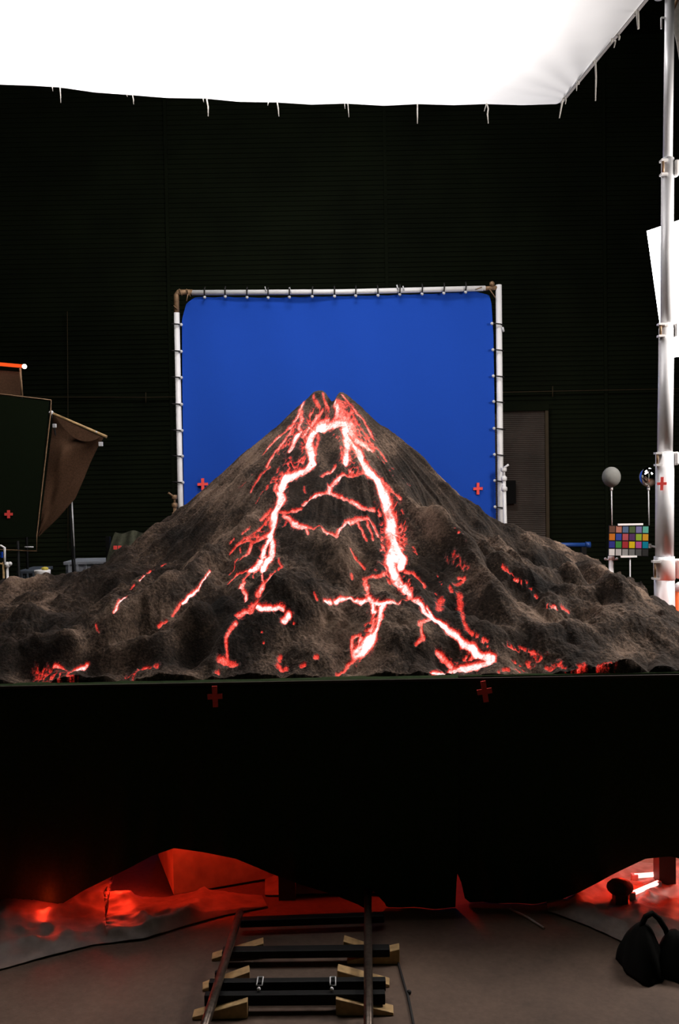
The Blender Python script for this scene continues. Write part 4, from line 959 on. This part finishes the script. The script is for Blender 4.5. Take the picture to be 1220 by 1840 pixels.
# ------------------------------------------------------------------ left side: flags, stands, totes
FY = 7.55
fl = thing('black_flag', W(20, 1100, FY), 'large black cloth flag in a wire frame at the left edge with a red cross', 'light flag')
o = [W(-60, 703, FY), W(0, 708, FY), W(92, 719, FY), W(91, 742, FY), W(66, 962, FY), W(66, 990, FY), W(-60, 985, FY)]
MB().prism([W(-58, 706, FY), W(0, 711, FY), W(88, 721, FY), W(86, 742, FY), W(64, 962, FY), W(64, 965, FY), W(-58, 965, FY)], (0, .01, 0)).build('black_cloth', M['flag_cloth'], fl)
MB().tube(o + [o[0]], .0055, 8).build('wire_frame', M['brown_metal'], fl)
MB().tube([W(44, 983, FY - .02), W(53, 983, FY - .02), W(60, 983, FY - .02)], .006, 8).build('frame_pin', M['ball'], fl)
cross(W(15, 924, FY - .012), (1, 0, 0), (0, 0, 1), .034, .034, .022, (0, .01, 0), 'tape_cross', fl, M['tape'])
MB().tube([W(32, 972, FY + .02), Vector((W(32, 972, FY).x, FY + .02, 0))], .012, 8).build('pole', M['black'], fl)
MB().lathe((W(32, 972, FY).x, FY + .02, 0), [(.2, 0), (.2, .02), (.03, .04)], 16).build('base', M['black'], fl)
# brown cloth flag
bf = thing('brown_flag', W(120, 1100, FY + .25), 'brown cloth hanging in folds from a slanted rod beside the black flag', 'light flag')
Y2 = FY + .25
lf = [(95, 742), (94, 770), (90, 800), (84, 850), (78, 900), (72, 940), (67, 963)]
rt = [(186, 786), (176, 803), (162, 832), (150, 862), (135, 896), (105, 930), (70, 964)]
P = []
for j in range(37):
    t = j / 36 * 6; k = min(int(t), 5); f = t - k
    l = (lf[k][0] + (lf[k + 1][0] - lf[k][0]) * f, lf[k][1] + (lf[k + 1][1] - lf[k][1]) * f); r = (rt[k][0] + (rt[k + 1][0] - rt[k][0]) * f, rt[k][1] + (rt[k + 1][1] - rt[k][1]) * f)
    row = []
    for i in range(31):
        s = i / 30; y = Y2 + .035 * math.sin(s * 5 + j * .22) * (1 - j / 40) + .03 * math.exp(-((s - .45 + .01 * j) / .12) ** 2) * math.sin(j * .35)
        sag = 14 * math.sin(math.pi * s) * max(0, 1 - j / 10)
        row.append(W(l[0] + (r[0] - l[0]) * s, l[1] + (r[1] - l[1]) * s + sag * .5, y))
    P.append(row)
MB().slab(P, (0, .004, 0)).build('brown_cloth', M['brown_cloth'], bf)
a_, b_ = W(92, 742, Y2 - .02), W(192, 785, Y2 - .02)
MB().tube([a_, b_], .013, 10).build('rod', M['wood'], bf); MB().ball(a_, .022, 10, 8).build('rod_tip', M['ball'], bf)
P = []
for j in range(9):
    P.append([W(100 + 80 * s, 748 + 36 * s + (24 * math.sin(math.pi * s) ** .8) * j / 8, Y2 - .05) for s in [i / 16 for i in range(17)]])
MB().slab(P, (0, .004, 0)).build('turned_hem', M['brown_cloth'], bf)
for px, py, s in ((181, 798, .035), (98, 765, .03), (173, 776, .012)): MB().box(W(px, py, Y2 - .06), (s, .03, s * 1.1)).build('clamp', M['ball'], bf, .004)
MB().tube([W(129, 900, Y2 + .03), W(133, 982, Y2 + .03)], .007, 8).build('hanging_rod', M['ball'], bf)
MB().tube([W(133, 982, Y2 + .03), Vector((W(133, 982, Y2).x, Y2 + .03, 0.0))], .009, 8).build('stand_pole', M['black'], bf)
MB().tube([W(92, 742, Y2 + .03), W(125, 905, Y2 + .03), Vector((W(133, 982, Y2).x, Y2 + .03, 0.3))], .008, 8).build('stay', M['black'], bf)
# orange tube lamp and its frame
OY = 8.1
ot = thing('orange_tube_lamp', W(10, 1100, OY), 'glowing orange tube lamp with white tip above the black flag at left', 'lamp')
MB().tube([W(-60, 649, OY), W(40, 658, OY)], .016, 12).build('glowing_tube', M['tube_light'], ot)
MB().ball(W(44, 658.5, OY), .022, 12, 8).build('white_tip', M['tip_light'], ot)
MB().prism([W(-60, 661, OY + .03), W(34, 668, OY + .03), W(37, 712, OY + .03), W(-60, 706, OY + .03)], (0, .01, 0)).build('reflector_board', M['brown_cloth'], ot)
MB().tube([W(36, 660, OY), W(40, 712, OY)], .01, 8).build('upright', M['brown_metal'], ot)
MB().tube([W(38, 690, OY + .05), Vector((W(38, 690, OY).x, OY + .05, 0))], .012, 8).build('stand_pole', M['black'], ot)
# small pipe stand at the far left
LY = 7.5
ps = thing('pipe_stand', (W(8, 1060, LY).x, LY, 0), 'pale pipe stand with elbow joints at the left edge behind the slope', 'stand')
MB().tube([W(-40, 981, LY), W(2, 981, LY), W(8, 984, LY), W(8, 1012, LY)], .011, 10).build('elbow_pipe', M['white_metal'], ps)
MB().tube([W(6, 1010, LY), Vector((W(6, 1010, LY).x, LY, 0.0))], .009, 10).build('column', M['wood'], ps)
MB().tube([W(13, 1018, LY), Vector((W(13, 1018, LY).x, LY, .0))], .010, 10).build('column', M['white_metal'], ps)
MB().ball(W(13, 1015, LY), .026, 12, 8).ball(W(18, 1013, LY), .018, 12, 8).build('clamp_knob', M['white_metal'], ps)
MB().tube([W(-40, 1005, LY), W(12, 1015, LY)], .008, 8).build('arm', M['wood'], ps)
MB().box(W(0, 997, LY + .03), (.04, .03, .05)).build('blue_clamp', M['blue'], ps)
# totes behind the left slope
def tote(px0, px1, py0, Y_, mt, label, ribs, nm='storage_tote'):
    a_ = W(px0, py0, Y_); b_ = W(px1, py0, Y_); w_ = b_.x - a_.x; zt = a_.z; h = .42; z0 = zt - h
    cx_ = (a_.x + b_.x) / 2
    t = thing(nm, (cx_, Y_ + .2, z0), label, 'storage box')
    MB().box((cx_, Y_ + .2, z0 + h / 2), (w_, .4, h)).build('body', mt, t, .012)
    MB().box((cx_, Y_ + .2, zt - .012), (w_ + .03, .43, .03)).build('lid', mt, t, .006)
    for i in range(ribs): MB().box((a_.x + w_ * (i + .5) / ribs, Y_ - .008, z0 + h / 2), (.015, .02, h * .9)).build('rib', mt, t)
    return cx_, Y_ + .2, z0, w_
for args in ((117, 192, 1010, 8.3, M['tote'], 'pale grey ribbed plastic tote left of the olive cloth behind the slope', 5), (34, 66, 1026, 8.0, M['dark_tote'], 'dim blue-grey tote behind the slope near the left pipe stand', 3)):
    cx_, cy_, z0, w_ = tote(*args)
    tb2 = thing('side_table', (cx_, cy_, 0), 'black side table carrying the ' + ('pale grey ribbed tote' if args[0] > 100 else 'dim blue-grey tote'), 'table')
    MB().box((cx_, cy_, z0 - .022), (w_ + .04, .44, .04)).build('tabletop', M['black'], tb2)
    for sx in (-1, 1):
        for sy in (-1, 1): MB().box((cx_ + sx * (w_ / 2 - .03), cy_ + sy * .18, (z0 - .04) / 2), (.04, .04, z0 - .045)).build('leg', M['black'], tb2)
p = W(77, 1056, 7.12)
p.z = TZ + float(sample(H, np.array([p.x]), np.array([7.12]))[0]) + .095
pt = thing('paint_pot', (p.x, 7.12, p.z - .10), 'small white pot with yellow paint at its rim on the left end of the model', 'pot')
MB().lathe((p.x, 7.12, p.z - .10), [(.045, 0), (.06, .1), (.064, .13), (.06, .135)], 20).build('pot', M['white_metal'], pt)
MB().ball((p.x + .02, 7.12, p.z + .045), .025, 10, 6, (1.2, 1, .6)).build('yellow_paint', M['yellow'], pt)
# olive cloth over a frame
oc = thing('olive_cloth', W(225, 1100, 8.2), 'olive cloth draped over a low frame behind the left slope, two red marks on it', 'cloth')
P = []
for j in range(21):
    t = j / 20; l = 207 - 25 * t ** .8; r = 268 + 18 * t; row = []
    for i in range(41):
        s = i / 40; px = l + (r - l) * s; v = 956 + 90 * t + 3 * math.sin(s * 9) * (1 - t)
        row.append(W(px, v, 8.2 + .04 * math.sin(s * 22 + t * 2) * (.3 + t) - .1 * t))
    P.append(row)
MB().slab(P, (0, .006, 0)).build('draped_cloth', M['olive'], oc)
for px in (207, 215):
    c = W(px, 984, 8.02); MB().box(c, (.03, .012, .034)).build('tape_mark', M['tape'], oc)
zb = W(225, 1046, 8.2).z
for px in (195, 270): MB().box((W(px, 1000, 8.3).x, 8.3, W(px, 962, 8.3).z / 2), (.04, .04, W(px, 966, 8.3).z)).build('frame_post', M['black'], oc)
